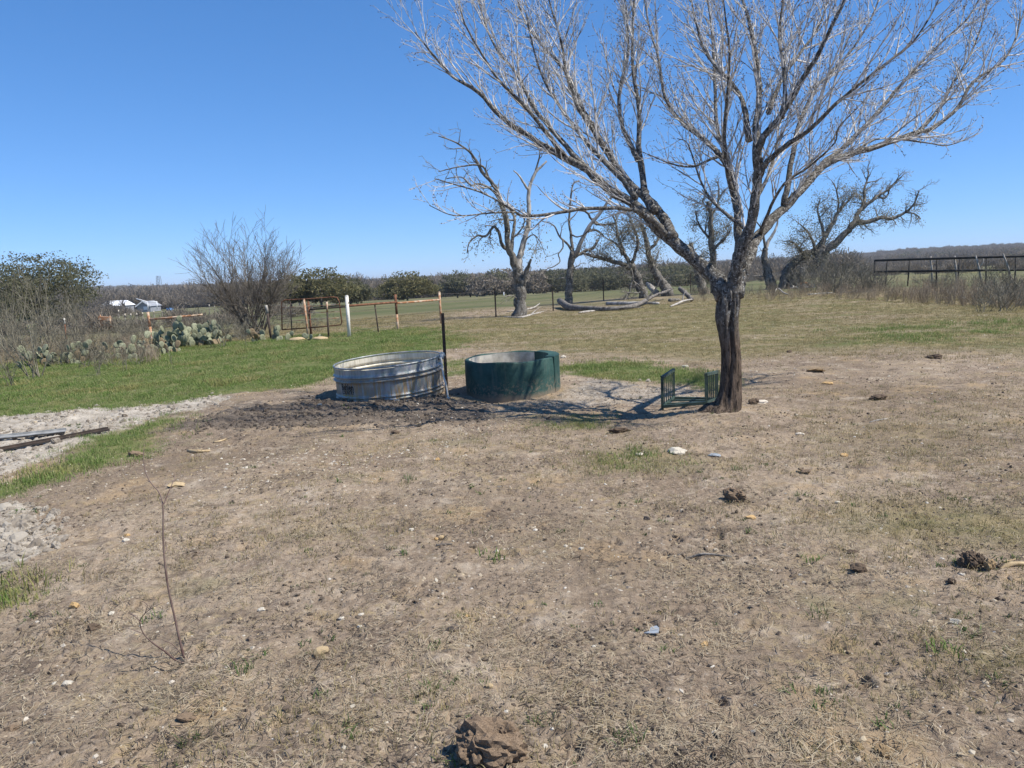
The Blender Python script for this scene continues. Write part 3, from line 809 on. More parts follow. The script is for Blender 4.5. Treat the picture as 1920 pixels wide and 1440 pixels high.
def branch_off(path, rad, lvl, prm, q, out):
    """side shoots of a branch, recursively; out[lvl] collects (points, radii)"""
    if lvl >= len(prm): return
    c = prm[lvl]
    seg = [(path[i + 1] - path[i]).length for i in range(len(path) - 1)]; L = sum(seg)
    n = c['per_m'] * L * (1 - c['t0']); n = int(n) + (1 if q.random() < n - int(n) else 0)
    for k in range(n):
        t = c['t0'] + (1 - c['t0']) * (k + q.random()) / max(n, 1)
        s = t * L; i = 0
        while i < len(seg) - 1 and s > seg[i]: s -= seg[i]; i += 1
        f = s / max(seg[i], 1e-6); p = path[i].lerp(path[i + 1], f); T = (path[i + 1] - path[i]).normalized()
        r0 = rad[i] * (1 - f) + rad[i + 1] * f
        ln = c['len'] * q.uniform(.45, 1.25) * (1 - .45 * t) * (c.get('lenr', 0) * L + 1 - c.get('lenr', 0))
        side = rvec(q); side = side - T * side.dot(T)
        if side.length < .05: continue
        side.normalize(); an = c['ang'] * q.uniform(.6, 1.35)
        dr = (T * math.cos(an) + side * math.sin(an)); dr.z += c['up']; dr.normalize()
        ns = c['seg']; r = min(r0 * .72, c['r'] * (.5 + ln / c['len'])); pts = [p]; rs = [r]
        for j in range(ns):
            dr = dr + rvec(q) * c['jit']; dr.z += c['trop']; dr.normalize()
            p = p + dr * (ln / ns); pts.append(p); rs.append(max(r * (1 - .75 * (j + 1) / ns), c['rmin']))
        out[lvl].append((pts, rs)); branch_off(pts, rs, lvl + 1, prm, q, out)

def lump_at(mb, p, r, q):
    a = rvec(q); b = a.orthogonal().normalized(); c = a.cross(b); p = Vector(p)
    mb.add([p + a * r * 1.7, p - a * r * 1.2, p + b * r, p - b * r, p + c * r, p - c * r],
           [(0, 2, 4), (0, 4, 3), (0, 3, 5), (0, 5, 2), (1, 4, 2), (1, 3, 4), (1, 5, 3), (1, 2, 5)])

def trace_limb(tr, da, db, w0, w1, q, jit=.0, n=4, pw=.8):
    m = len(tr); pts = []
    for i, (x, y) in enumerate(tr):
        d = da + (db - da) * i / (m - 1); pts.append(P(x, y, d))
    pts = catmull(pts, n); k = len(pts)
    rad = [(w0 + (w1 - w0) * (i / (k - 1)) ** pw) * (da + (db - da) * i / (k - 1)) / F_PX / 2 for i in range(k)]
    if jit: pts = [p + rvec(q) * jit * r for p, r in zip(pts, rad)]
    return pts, rad

# ------------------------------------------------------------------ the bare tree beside the trough
def bare_tree():
    q = random.Random(5)
    D = TREE_XY[1]; bx = P(1363, 765, D).x; TREE_XY[0] = bx
    org = Vector((bx, D, gz(bx, D)))
    t = thing('bare_tree', org, 'large bare tree with rough dark brown trunk, spreading pale budding branches beside the green frame', 'tree')
    # trunk: ridged, flared at the foot, split seam up the front
    ctr = [(1349, 798, 96), (1355, 780, 70), (1364, 762, 50), (1369, 735, 40), (1371, 695, 34), (1370, 655, 33), (1366, 620, 36), (1364, 595, 40), (1366, 568, 40), (1367, 547, 38), (1368, 530, 32)]
    pts = [P(x, y, D) for x, y, w_ in ctr]; n = 6
    fine = catmull(pts, n); ws = np.interp(np.arange(len(fine)) / n, np.arange(len(ctr)), [c[2] for c in ctr])
    S = 72; rr_ = [w_ * D / F_PX / 2 for w_ in ws]
    aa = np.arange(S) / S * 2 * np.pi
    def nz(i, k):
        h = i * .045; a = aa[k]
        tw = a + .25 * math.sin(h * 2.2) + h * .25
        g = 1 + .07 * math.sin(5 * tw + 1) + .05 * math.sin(9 * tw + 2 * math.sin(h * 3)) + .035 * math.sin(17 * tw + 3 * math.sin(h * 2.1)) + .02 * math.sin(31 * tw + 5 * h)
        if h < .55: g += .34 * (1 - h / .55) * (max(0, math.sin(3 * a + .4)) ** 2 + .6 * max(0, math.sin(2 * a + 2.2)) ** 3)
        return g + .02 * (q.random() - .5)
    mb = MB(); mb.tube(fine, rr_, S, True, nz)
    # front direction is -Y: cut a hollow seam in the upper trunk
    for i in range(len(fine)):
        z = (len(fine) - 1 - i)
        for k in range(S):
            v = Vector(mb.v[i * S + k]); c = fine[i]; r = v - c
            ang = math.atan2(r.x, -r.y)
            hh = i / (len(fine) - 1)
            if .42 < hh < .97:
                s = math.exp(-((ang - .10 - .12 * math.sin(hh * 9)) / .13) ** 2) * .34 + math.exp(-((ang - .50 + .1 * math.sin(hh * 7)) / .10) ** 2) * .22
                s *= min(1, (hh - .42) / .15)
                v = c + r * (1 - s); mb.v[i * S + k] = tuple(v)
    shifted(mb, org).build('trunk', M['trunk_bark'], t)
    LIMBS = [
        ([(1360, 556), (1343, 525), (1327, 507), (1277, 466), (1231, 424), (1193, 387), (1143, 357), (1102, 320), (1043, 287), (1002, 262), (941, 220), (896, 172), (851, 145), (810, 100), (778, 60)], 0, 1.5, 36, 2),
        ([(1262, 448), (1245, 408), (1218, 378), (1192, 355), (1150, 305), (1122, 254), (1092, 205), (1077, 166), (1062, 136), (1017, 85), (985, 40), (960, -30)], .3, 3.0, 22, 2),
        ([(1225, 395), (1213, 370), (1207, 347), (1198, 272), (1198, 211), (1186, 121), (1187, 40), (1192, -60)], .45, 2.5, 20, 2.5),
        ([(1196, 300), (1185, 278), (1165, 230), (1162, 169), (1177, 103), (1174, 20), (1165, -50)], 1.2, 2.8, 13, 2),
        ([(1140, 285), (1105, 235), (1080, 193), (1060, 130), (1053, 80), (1035, 20), (1015, -50)], 1.3, 2.0, 12, 2),
        ([(1255, 445), (1231, 420), (1200, 398), (1168, 391), (1097, 391), (1040, 400), (985, 405), (962, 395), (940, 380), (900, 360), (850, 345), (815, 335)], .35, -.6, 12, 2),
        ([(965, 398), (940, 398), (912, 400), (875, 404), (842, 402), (805, 385)], -.24, -.7, 5, 1.5),
        ([(1130, 345), (1085, 300), (1040, 250), (1000, 200), (970, 140), (930, 90), (905, 30), (890, -40)], .66, 1.8, 14, 2),
        ([(1060, 295), (1010, 230), (975, 190), (935, 150), (900, 95), (870, 40), (855, -30)], .82, .3, 10, 2),
        ([(1372, 555), (1378, 520), (1385, 482), (1402, 437), (1414, 387), (1422, 320), (1422, 287), (1431, 257), (1468, 212), (1506, 145), (1526, 116), (1552, 65), (1584, 0), (1605, -50)], 0, -.8, 30, 4),
        ([(1388, 500), (1384, 440), (1381, 387), (1372, 328), (1347, 287), (1314, 257), (1277, 228), (1247, 182), (1235, 110), (1215, 40), (1205, -40)], .1, 2.4, 20, 2),
        ([(1352, 292), (1330, 300), (1300, 312), (1270, 310), (1240, 300), (1205, 285)], 1.0, .4, 7, 1.5),
        ([(1422, 315), (1418, 245), (1423, 194), (1423, 145), (1407, 48), (1390, -10), (1380, -70)], -.2, 1.4, 18, 3),
        ([(1405, 265), (1395, 200), (1381, 168), (1342, 123), (1319, 90), (1300, 19), (1290, -50)], .2, 1.4, 13, 2),
        ([(1375, 335), (1360, 285), (1345, 240), (1340, 150), (1335, 60), (1325, -10), (1318, -60)], .8, 2.8, 12, 2),
        ([(1465, 220), (1472, 180), (1468, 119), (1461, 65), (1468, 0), (1470, -60)], -.5, -.2, 11, 2.5),
        ([(1378, 555), (1392, 515), (1410, 465), (1425, 438), (1460, 399), (1502, 357), (1543, 312), (1585, 291), (1647, 274), (1718, 249), (1752, 239), (1797, 200), (1823, 155), (1881, 113), (1907, 65), (1913, 19)], 0, 2.9, 27, 2),
        ([(1716, 252), (1742, 226), (1768, 194), (1784, 161), (1817, 107), (1840, 50), (1850, 0)], 1.75, 3.2, 9, 1.8),
        ([(1520, 338), (1545, 305), (1574, 284), (1607, 252), (1655, 200), (1681, 168), (1716, 129), (1768, 77), (1816, 32), (1850, -30)], 1.05, 3.0, 14, 2),
        ([(1424, 330), (1439, 303), (1481, 268), (1523, 239), (1568, 194), (1623, 149), (1680, 105), (1713, 77), (1750, 20), (1775, -40)], -.3, -1.2, 13, 2),
        ([(1470, 385), (1480, 330), (1494, 249), (1510, 205), (1532, 161), (1552, 142), (1600, 90), (1640, 20), (1655, -40)], .8, 2.6, 13, 2),
        ([(1425, 440), (1440, 400), (1470, 345), (1520, 310), (1565, 268), (1572, 240), (1610, 200)], .5, -.6, 8, 1.5),
        ([(1590, 292), (1640, 262), (1690, 262), (1740, 268), (1780, 272), (1835, 250)], 1.4, 2.2, 5, 1.5),
        ([(1440, 212), (1465, 150), (1500, 100), (1535, 50), (1560, -20)], 0, .9, 10, 2.5),
        ([(1400, 430), (1360, 400), (1330, 370), (1310, 330), (1290, 270), (1270, 260)], .2, 1.3, 9, 1.5),
        ([(1383, 400), (1365, 330), (1358, 260), (1362, 190), (1368, 110), (1360, 30), (1350, -40)], .75, -.2, 11, 2),
        ([(1413, 380), (1440, 330), (1455, 280), (1462, 230), (1490, 160)], -.1, .9, 9, 2),
        ([(1193, 372), (1160, 330), (1110, 280), (1060, 215), (1020, 150), (1000, 90), (985, 20)], .5, 2.2, 12, 2),
    ]
    prm = [dict(per_m=8.2, t0=.20, len=1.12, ang=.58, up=.15, seg=6, r=.0105, rmin=.0034, jit=.14, trop=.05),
           dict(per_m=8.8, t0=.12, len=.50, ang=.62, up=.10, seg=4, r=.0048, rmin=.0024, jit=.18, trop=.05),
           dict(per_m=9.0, t0=.15, len=.18, ang=.75, up=.06, seg=2, r=.0034, rmin=.0022, jit=.2, trop=.03)]
    tw = MB(); bd = MB()
    for tr, da, db, w0, w1 in LIMBS:
        pts, rad = trace_limb(tr, D + da, D + db, w0, w1, q, .18, 4, .62)
        lb = MB(); sides = 12 if w0 > 18 else 8
        lb.tube(pts, rad, sides, True, (lambda i, k: 1 + .10 * math.sin(i * 1.7 + k * 2.3) + q.uniform(-.07, .07)))
        shifted(lb, org).build('limb', M['bark'], t)
        out = [[], [], []]
        low = tr[0] in ((1255, 445), (965, 398), (1590, 292), (1352, 292))
        branch_off(pts, rad, 0, [dict(c, len=c['len'] * (.5 if low else 1), up=c['up'] * (.2 if low else 1)) for c in prm], q, out)
        for lv, sd in ((0, 5), (1, 4), (2, 3)):
            for p, r in out[lv]: tw.tube(p, r, sd, False)
            if lv:
                for p, r in out[lv]:
                    for z in p[1:]:
                        if q.random() < (.30 if lv == 1 else .62): lump_at(bd, z + rvec(q) * .004, q.uniform(.0045, .0085), q)
    # knots and stubs low on the crown
    tag(shifted(tw, org).build('twigs', M['twig'], t), kind='stuff')
    tag(shifted(bd, org).build('buds', M['bud'], t, False), kind='stuff')
bare_tree()

# ------------------------------------------------------------------ old oaks behind
def old_tree(name, px, py, d, label, limbs, leaf=None, group='weathered oaks along the fence', mats=('oak_bark', 'oak_twig'), dens=1.0, seed=1, tw_len=1.0, base_flare=1.25):
    """limbs: (trace, depth offset start, end, width start px, end px, material or None); the first ones are trunks"""
    q = random.Random(seed); x = P(px, py, d).x; org = Vector((x, d, gz(x, d)))
    t = thing(name, org, label, 'tree', group)
    s = 1.0
    prm = [dict(per_m=1.5 * dens, t0=.25, len=1.5 * tw_len, ang=.9, up=.05, seg=6, r=.035, rmin=.012, jit=.34, trop=.0),
           dict(per_m=2.6 * dens, t0=.1, len=.75 * tw_len, ang=.85, up=.03, seg=4, r=.018, rmin=.009, jit=.32, trop=.0),
           dict(per_m=3.4 * dens, t0=.1, len=.38 * tw_len, ang=.9, up=.0, seg=2, r=.011, rmin=.007, jit=.3, trop=-.02)]
    tw = MB(); ends = []
    for nm, tr, da, db, w0, w1, mt in limbs:
        if nm == 'trunk':
            x0, y0 = tr[0]; pz = P(x0, y0, d + da)
            tr = list(tr)
        pts, rad = trace_limb(tr, d + da, d + db, w0, w1, q, .22, 4, .75)
        if nm == 'trunk':
            g = gz(pts[0].x, pts[0].y); pts = [Vector((pts[0].x, pts[0].y, min(g, pts[0].z) - .15))] + pts
            rad = [rad[0] * base_flare] + rad; rad[1] *= 1.08
        lb = MB(); lb.tube(pts, rad, 10, True, (lambda i, k: 1 + .12 * math.sin(i * 1.3 + k * 1.9) + q.uniform(-.1, .1)))
        shifted(lb, org).build(nm, M[mt or mats[0]], t)
        if mt == 'bare_wood' or nm == 'stub': continue
        out = [[], [], []]; branch_off(pts, rad, 0, prm, q, out)
        for lv, sd in ((0, 4), (1, 3), (2, 3)):
            for p, r in out[lv]:
                tw.tube(p, r, sd, False)
                if lv >= 1: ends += p[1:]
    if tw.v: tag(shifted(tw, org).build('twigs', M[mats[1]], t), kind='stuff')
    if leaf:
        mt, n, sz, boxes = leaf
        pts = []
        for e in ends:
            X, Y = proj(e)
            if any(a <= X <= b and c <= Y <= f for a, b, c, f in boxes): pts.append(e)
        if pts:
            pts = np.array([tuple(p) for p in pts]); pts = pts[nrg.integers(0, len(pts), n)] + nrg.normal(0, .26, (n, 3)) - np.array(org)
            tag(link('leaves', leaf_mesh('leaves', pts, sz, M[mt]), t), kind='stuff')
    return t

def back_trees():
    T = 'trunk'; L = 'limb'
    old_tree('dead_oak', 975, 593, 37, 'tall dead oak with pale bare limbs and broken stub, near the rusty fence end', [
        (T, [(974, 592), (975, 565), (975, 535), (968, 508)], 0, 0, 25, 19, None),
        (L, [(970, 520), (967, 505), (960, 480), (952, 452), (950, 415), (940, 380), (925, 345), (907, 327), (892, 300), (875, 280), (850, 265), (822, 255)], 0, -1.5, 17, 1.5, None),
        (L, [(972, 520), (973, 490), (977, 470), (985, 445), (992, 410), (991, 370), (995, 345), (1005, 322), (1015, 312), (1025, 302)], 0, .8, 15, 3, 'bare_wood'),
        (L, [(956, 470), (942, 460), (935, 435), (925, 425), (912, 442), (895, 442), (880, 455), (876, 475)], 0, -1, 8, 2, None),
        ('stub', [(972, 545), (980, 530), (985, 515), (990, 500), (996, 486)], 0, -.4, 15, 4, None),
        (L, [(958, 472), (962, 440), (965, 410), (958, 395), (950, 380)], 0, 1, 8, 3, None),
        (L, [(942, 385), (925, 358), (900, 345), (882, 347), (865, 332), (837, 335)], -.5, -2, 6, 1.5, None),
        (L, [(990, 355), (980, 340), (972, 328), (963, 320)], .4, .1, 5, 2, 'bare_wood'),
        (L, [(1003, 325), (1010, 300), (1012, 285), (1004, 270)], .7, .8, 4, 1.5, None),
        (L, [(985, 450), (1000, 440), (1012, 452), (1020, 470)], .2, -.6, 3, 1, None),
        (L, [(917, 336), (905, 312), (880, 310), (850, 315), (822, 322)], -.8, -1.8, 5, 1.5, None),
    ], ('grey_leaf', 1500, .032, [(880, 1030, 380, 500)]), seed=3, dens=1.3)
    old_tree('dead_oak', 1068, 563, 49, 'slender dead oak with white peeled limbs behind the long fallen log', [
        (T, [(1067, 565), (1067, 535), (1070, 502), (1075, 472)], 0, 0, 15, 11, None),
        (L, [(1074, 480), (1072, 455), (1070, 435), (1067, 410), (1071, 365), (1075, 345), (1086, 338)], 0, .5, 7, 2, None),
        (L, [(1075, 482), (1085, 465), (1100, 432), (1125, 400), (1142, 375), (1150, 366)], 0, -.5, 10, 4, 'bare_wood'),
        (L, [(1074, 484), (1095, 472), (1112, 465), (1117, 457), (1120, 450)], 0, .6, 7, 4, None),
        (L, [(1073, 472), (1062, 455), (1050, 445), (1040, 425), (1030, 418), (1017, 415)], 0, -1, 5, 1.5, None),
        (L, [(1055, 450), (1055, 465), (1047, 477), (1050, 490), (1038, 500), (1025, 505), (1015, 520)], -.5, -1.2, 3, 1.5, None),
        (L, [(1100, 435), (1112, 431), (1122, 434), (1132, 442)], 0, .8, 5, 3, None),
        (L, [(1070, 440), (1082, 444), (1095, 440), (1108, 428)], 0, -.8, 3.5, 2, None),
        (L, [(1112, 415), (1118, 420), (1135, 421), (1152, 419)], 0, .8, 5, 4, None),
        (L, [(1082, 392), (1100, 398), (1108, 410), (1120, 418)], 0, .8, 4, 4, None),
    ], seed=8, dens=.9)
    old_tree('twin_oak', 1210, 563, 49, 'crooked oak of two leaning trunks with thin grey foliage above the log heap', [
        (T, [(1208, 563), (1200, 535), (1190, 510), (1182, 495)], 0, 0, 18, 13, None),
        (T, [(1250, 545), (1240, 528), (1228, 510), (1220, 490), (1215, 468), (1207, 435), (1200, 415)], .8, .5, 20, 6, None),
        (L, [(1186, 503), (1175, 498), (1157, 492), (1123, 483), (1108, 479), (1092, 474)], 0, -.6, 12, 4, None),
        (L, [(1182, 500), (1176, 485), (1165, 462), (1158, 440), (1155, 420), (1148, 402)], 0, .8, 9, 3, None),
        (L, [(1183, 498), (1190, 480), (1196, 455), (1190, 430), (1180, 412)], 0, -.8, 8, 3, None),
        (L, [(1216, 470), (1230, 455), (1238, 440), (1236, 425)], .5, 1.2, 7, 2, None),
        (L, [(1167, 478), (1160, 462), (1148, 452), (1138, 448)], 0, -1, 5, 2, None),
        ('hanging_branch', [(1183, 505), (1186, 520), (1182, 540), (1178, 555), (1168, 570)], -.3, -.6, 4, 2, None),
    ], ('grey_leaf', 8000, .032, [(1120, 1262, 395, 505)]), seed=5, dens=2.7, tw_len=1.0)
    old_tree('leaning_oak', 1323, 560, 50, 'dark leaning oak half hidden by the big bare tree trunk', [
        (T, [(1325, 560), (1318, 540), (1312, 525), (1307, 507), (1300, 480), (1296, 455)], 0, .3, 20, 8, None),
        (T, [(1341, 552), (1338, 520), (1337, 477), (1333, 443), (1332, 402), (1327, 377)], .6, .4, 17, 7, None),
        (L, [(1333, 405), (1345, 385), (1348, 355), (1345, 340)], .4, .6, 5, 2, None),
        (L, [(1330, 395), (1318, 380), (1322, 365), (1316, 355)], .4, .6, 4, 2, None),
        (L, [(1336, 470), (1350, 455), (1365, 440), (1372, 425)], .4, -.2, 7, 2, None),
        (L, [(1335, 450), (1320, 435), (1308, 415), (1305, 395)], .4, 1.0, 6, 2, None),
    ], ('grey_leaf', 5000, .032, [(1290, 1400, 365, 480)]), seed=12, dens=2.6, tw_len=.9)
    old_tree('pale_oak', 1446, 545, 51, 'pale grey trunk with a fork, just left of the leaning oak with thick low trunks', [
        (T, [(1447, 546), (1442, 525), (1438, 507), (1434, 485), (1436, 466)], 0, 0, 22, 10, None),
        (L, [(1436, 468), (1441, 452), (1449, 440), (1456, 425), (1459, 410), (1463, 395)], 0, .4, 8, 2, 'bare_wood'),
        (L, [(1436, 468), (1432, 447), (1428, 430), (1418, 415)], 0, -.4, 6, 2, None),
    ], seed=14, dens=.6)
    old_tree('leaning_oak', 1478, 546, 51, 'broad old oak sprawling to the right on two thick dark leaning trunks', [
        (T, [(1468, 547), (1474, 517), (1486, 495), (1507, 477), (1530, 470), (1543, 451)], 0, .3, 22, 9, None),
        (T, [(1484, 547), (1492, 525), (1502, 507), (1526, 494), (1539, 475), (1548, 466)], -.2, -.2, 25, 15, None),
        (L, [(1540, 470), (1545, 447), (1560, 421), (1571, 399), (1582, 385), (1597, 370)], 0, .8, 12, 3, None),
        (L, [(1541, 474), (1567, 455), (1586, 436), (1605, 419), (1633, 415), (1652, 408), (1672, 410), (1699, 397), (1715, 380), (1723, 357)], -.2, -.8, 16, 2, None),
        (L, [(1699, 398), (1706, 399), (1717, 402), (1726, 410)], -.7, -.8, 4, 2, None),
        (L, [(1596, 428), (1605, 410), (1612, 395), (1633, 378), (1644, 369), (1669, 352), (1680, 340), (1691, 331)], -.3, .6, 11, 2, None),
        (L, [(1616, 392), (1621, 375), (1620, 357), (1626, 338), (1629, 320)], 0, .8, 7, 2, None),
        (L, [(1530, 478), (1525, 455), (1515, 435), (1500, 420)], 0, -.8, 8, 2, None),
        (L, [(1546, 445), (1540, 420), (1533, 395), (1538, 372)], .2, 1.2, 7, 2, None),
        (L, [(1646, 368), (1658, 372), (1666, 362), (1668, 350)], .3, .6, 4, 2, None),
        (L, [(1571, 400), (1572, 380), (1568, 355), (1560, 340)], .4, .9, 5, 1.5, None),
        (L, [(1515, 485), (1500, 468), (1488, 455), (1478, 452)], 0, -1, 7, 2, None),
    ], ('grey_leaf', 9500, .032, [(1470, 1625, 345, 492), (1650, 1730, 370, 412)]), seed=17, dens=2.5, tw_len=1.0)
back_trees()

# ------------------------------------------------------------------ fallen wood
def log_mesh(tr, widths, name, mat, lift=.0, sides=9, stubs=()):
    q = random.Random(hash(tr[0]) & 255); pts = []
    for (x, y), w_ in zip(tr, widths):
        g = G(x, y); pts.append((g, w_ * g.y / F_PX / 2))
    return pts
def fallen(name, label, tr, widths, mat, cat='log', group=None, raised=None, forks=()):
    """wood lying on the ground, traced along its underside; raised gives heights in metres"""
    q = random.Random(len(tr) * 31 + int(tr[0][0])); pts = []; rad = []
    raised = raised or [0] * len(tr)
    for (x, y), w_, h in zip(tr, widths, raised):
        g = GG(x, y); r = w_ * g.y / F_PX / 2; pts.append(g + Vector((0, 0, r * .75 + h))); rad.append(r)
    P0 = pts[0]
    pts2 = catmull(pts, 3); rr = list(np.interp(np.arange(len(pts2)) / 3, np.arange(len(rad)), rad))
    mb = MB(); mb.tube(pts2, rr, 9, True, (lambda i, k: 1 + .1 * math.sin(i + k * 1.7) + q.uniform(-.1, .1)))
    org = pts[0].copy(); org.z -= rad[0]
    for ftr, fw in forks:                       # side branches: (start index, dx, dy, dz, ...) in metres
        a = pts[ftr]; path = [a]; 
        for dx, dy, dz in fw[1]: path.append(path[-1] + Vector((dx, dy, dz)))
        path = catmull(path, 3); mb.tube(path, [fw[0] * (1 - .7 * i / (len(path) - 1)) for i in range(len(path))], 6)
    o = shifted(mb, org).build(name, M[mat]); o.location = org
    return tag(o, label, cat, group)
fallen('fallen_log', 'long grey fallen trunk lying before the old oaks', [(1050, 576), (1066, 582), (1090, 583), (1123, 583), (1160, 582), (1190, 578), (1210, 572), (1232, 566), (1257, 560)], [12, 13, 11.5, 10, 9, 8, 7, 5, 3.5], 'old_log', raised=[.22, .06, 0, 0, 0, .05, .15, .35, .5],
       forks=[(6, (.06, [(.3, .1, .3), (.4, 0, .5), (.2, .1, .6)])), (7, (.05, [(.5, -.1, .1), (.5, 0, .25)])), (4, (.05, [(.4, -.4, .05), (.7, -.2, 0)]))])
fallen('fallen_log', 'pale bleached log lying behind the long grey trunk', [(1138, 572), (1170, 572), (1200, 571), (1235, 571)], [7, 8, 7, 5], 'bare_wood')
fallen('broken_limb', 'upright splintered pale limb leaning over the log heap', [(1232, 556), (1226, 556), (1220, 556), (1214, 556)], [11, 11, 10, 7], 'bare_wood', 'branch', raised=[.05, .25, .48, .75])
fallen('broken_limb', 'broken grey limb propped up at the right end of the log heap', [(1298, 566), (1291, 566), (1284, 566), (1274, 566)], [8, 9, 9, 8], 'old_log', 'branch', raised=[0, .2, .4, .65])
fallen('dead_branch', 'forked pale branch lying at the right end of the log heap', [(1257, 576), (1268, 573), (1280, 570), (1298, 566)], [3, 4, 4, 3], 'bare_wood', 'branch', raised=[0, .03, .1, .1], forks=[(2, (.04, [(.05, .1, .25), (.1, 0, .2)]))])
fallen('dead_branch', 'stout dark branch stub on the ground between the log heap and broken limb', [(1255, 566), (1265, 565), (1274, 564)], [7, 7, 5], 'oak_bark', 'branch')
fallen('dead_branch', 'pale curved stick lying at the foot of the tall dead oak', [(945, 595), (965, 596), (980, 596), (995, 592), (1005, 589), (1020, 585)], [2, 3, 4, 4, 3, 2], 'bare_wood', 'branch', forks=[(3, (.03, [(.2, .3, .15), (.3, .2, .2)]))])
fallen('dead_branch', 'pale stick lying behind the tall dead oak trunk', [(952, 585), (975, 583), (1000, 580), (1012, 576)], [2, 3, 3, 2], 'bare_wood', 'branch', raised=[0, 0, .05, .2])
fallen('dead_branch', 'pale splintered wood in front of the left end of the long fallen trunk', [(1085, 588), (1100, 586), (1115, 584)], [3, 5, 3], 'bare_wood', 'branch')
fallen('dead_branch', 'pale broken branch at the foot of the forked pale trunk', [(1450, 552), (1458, 548), (1468, 551), (1478, 553)], [2, 3, 3, 2], 'bare_wood', 'branch', raised=[0, .2, .05, 0])
for tr, w_, lb in (([(1270, 1035), (1290, 1036), (1318, 1038), (1372, 1040)], [4, 6, 5, 3], 'thin grey stick lying on bare soil right of centre'),
                   ([(1282, 1041), (1310, 1042), (1332, 1046)], [3, 4, 3], 'short stick just below the thin grey stick'),
                   ([(352, 846), (370, 848), (394, 845)], [4, 7, 5], 'short brown stick beyond the bare sapling'),
                   ([(400, 830), (412, 829), (424, 825)], [3, 4, 3], 'small curved brown stick left of the dark mud'),
                   ([(1630, 792), (1648, 790), (1664, 788)], [2, 3, 2], 'thin pale stick on dry soil right of the tree'),
                   ([(818, 1030), (832, 1028), (848, 1025)], [4, 5, 3], 'short dark stick below the pair of yellow stones'),
                   ([(1880, 1055), (1900, 1049), (1925, 1043)], [3, 3.5, 3], 'pale forked stick beside the brown dung heap at the edge'),
                   ([(1872, 1066), (1895, 1063), (1925, 1061)], [6, 10, 8], 'stout brown piece of wood beside the dung heap at the edge'),
                   ([(1490, 1432), (1515, 1426), (1530, 1422)], [3, 4, 3], 'straw coloured stick at the bottom of the picture')):
    fallen('stick', lb, tr, w_, 'stone_tan' if ('straw' in lb or 'brown' in lb) else ('bare_wood' if 'pale' in lb else 'old_log'), 'stick', 'sticks lying on the soil')

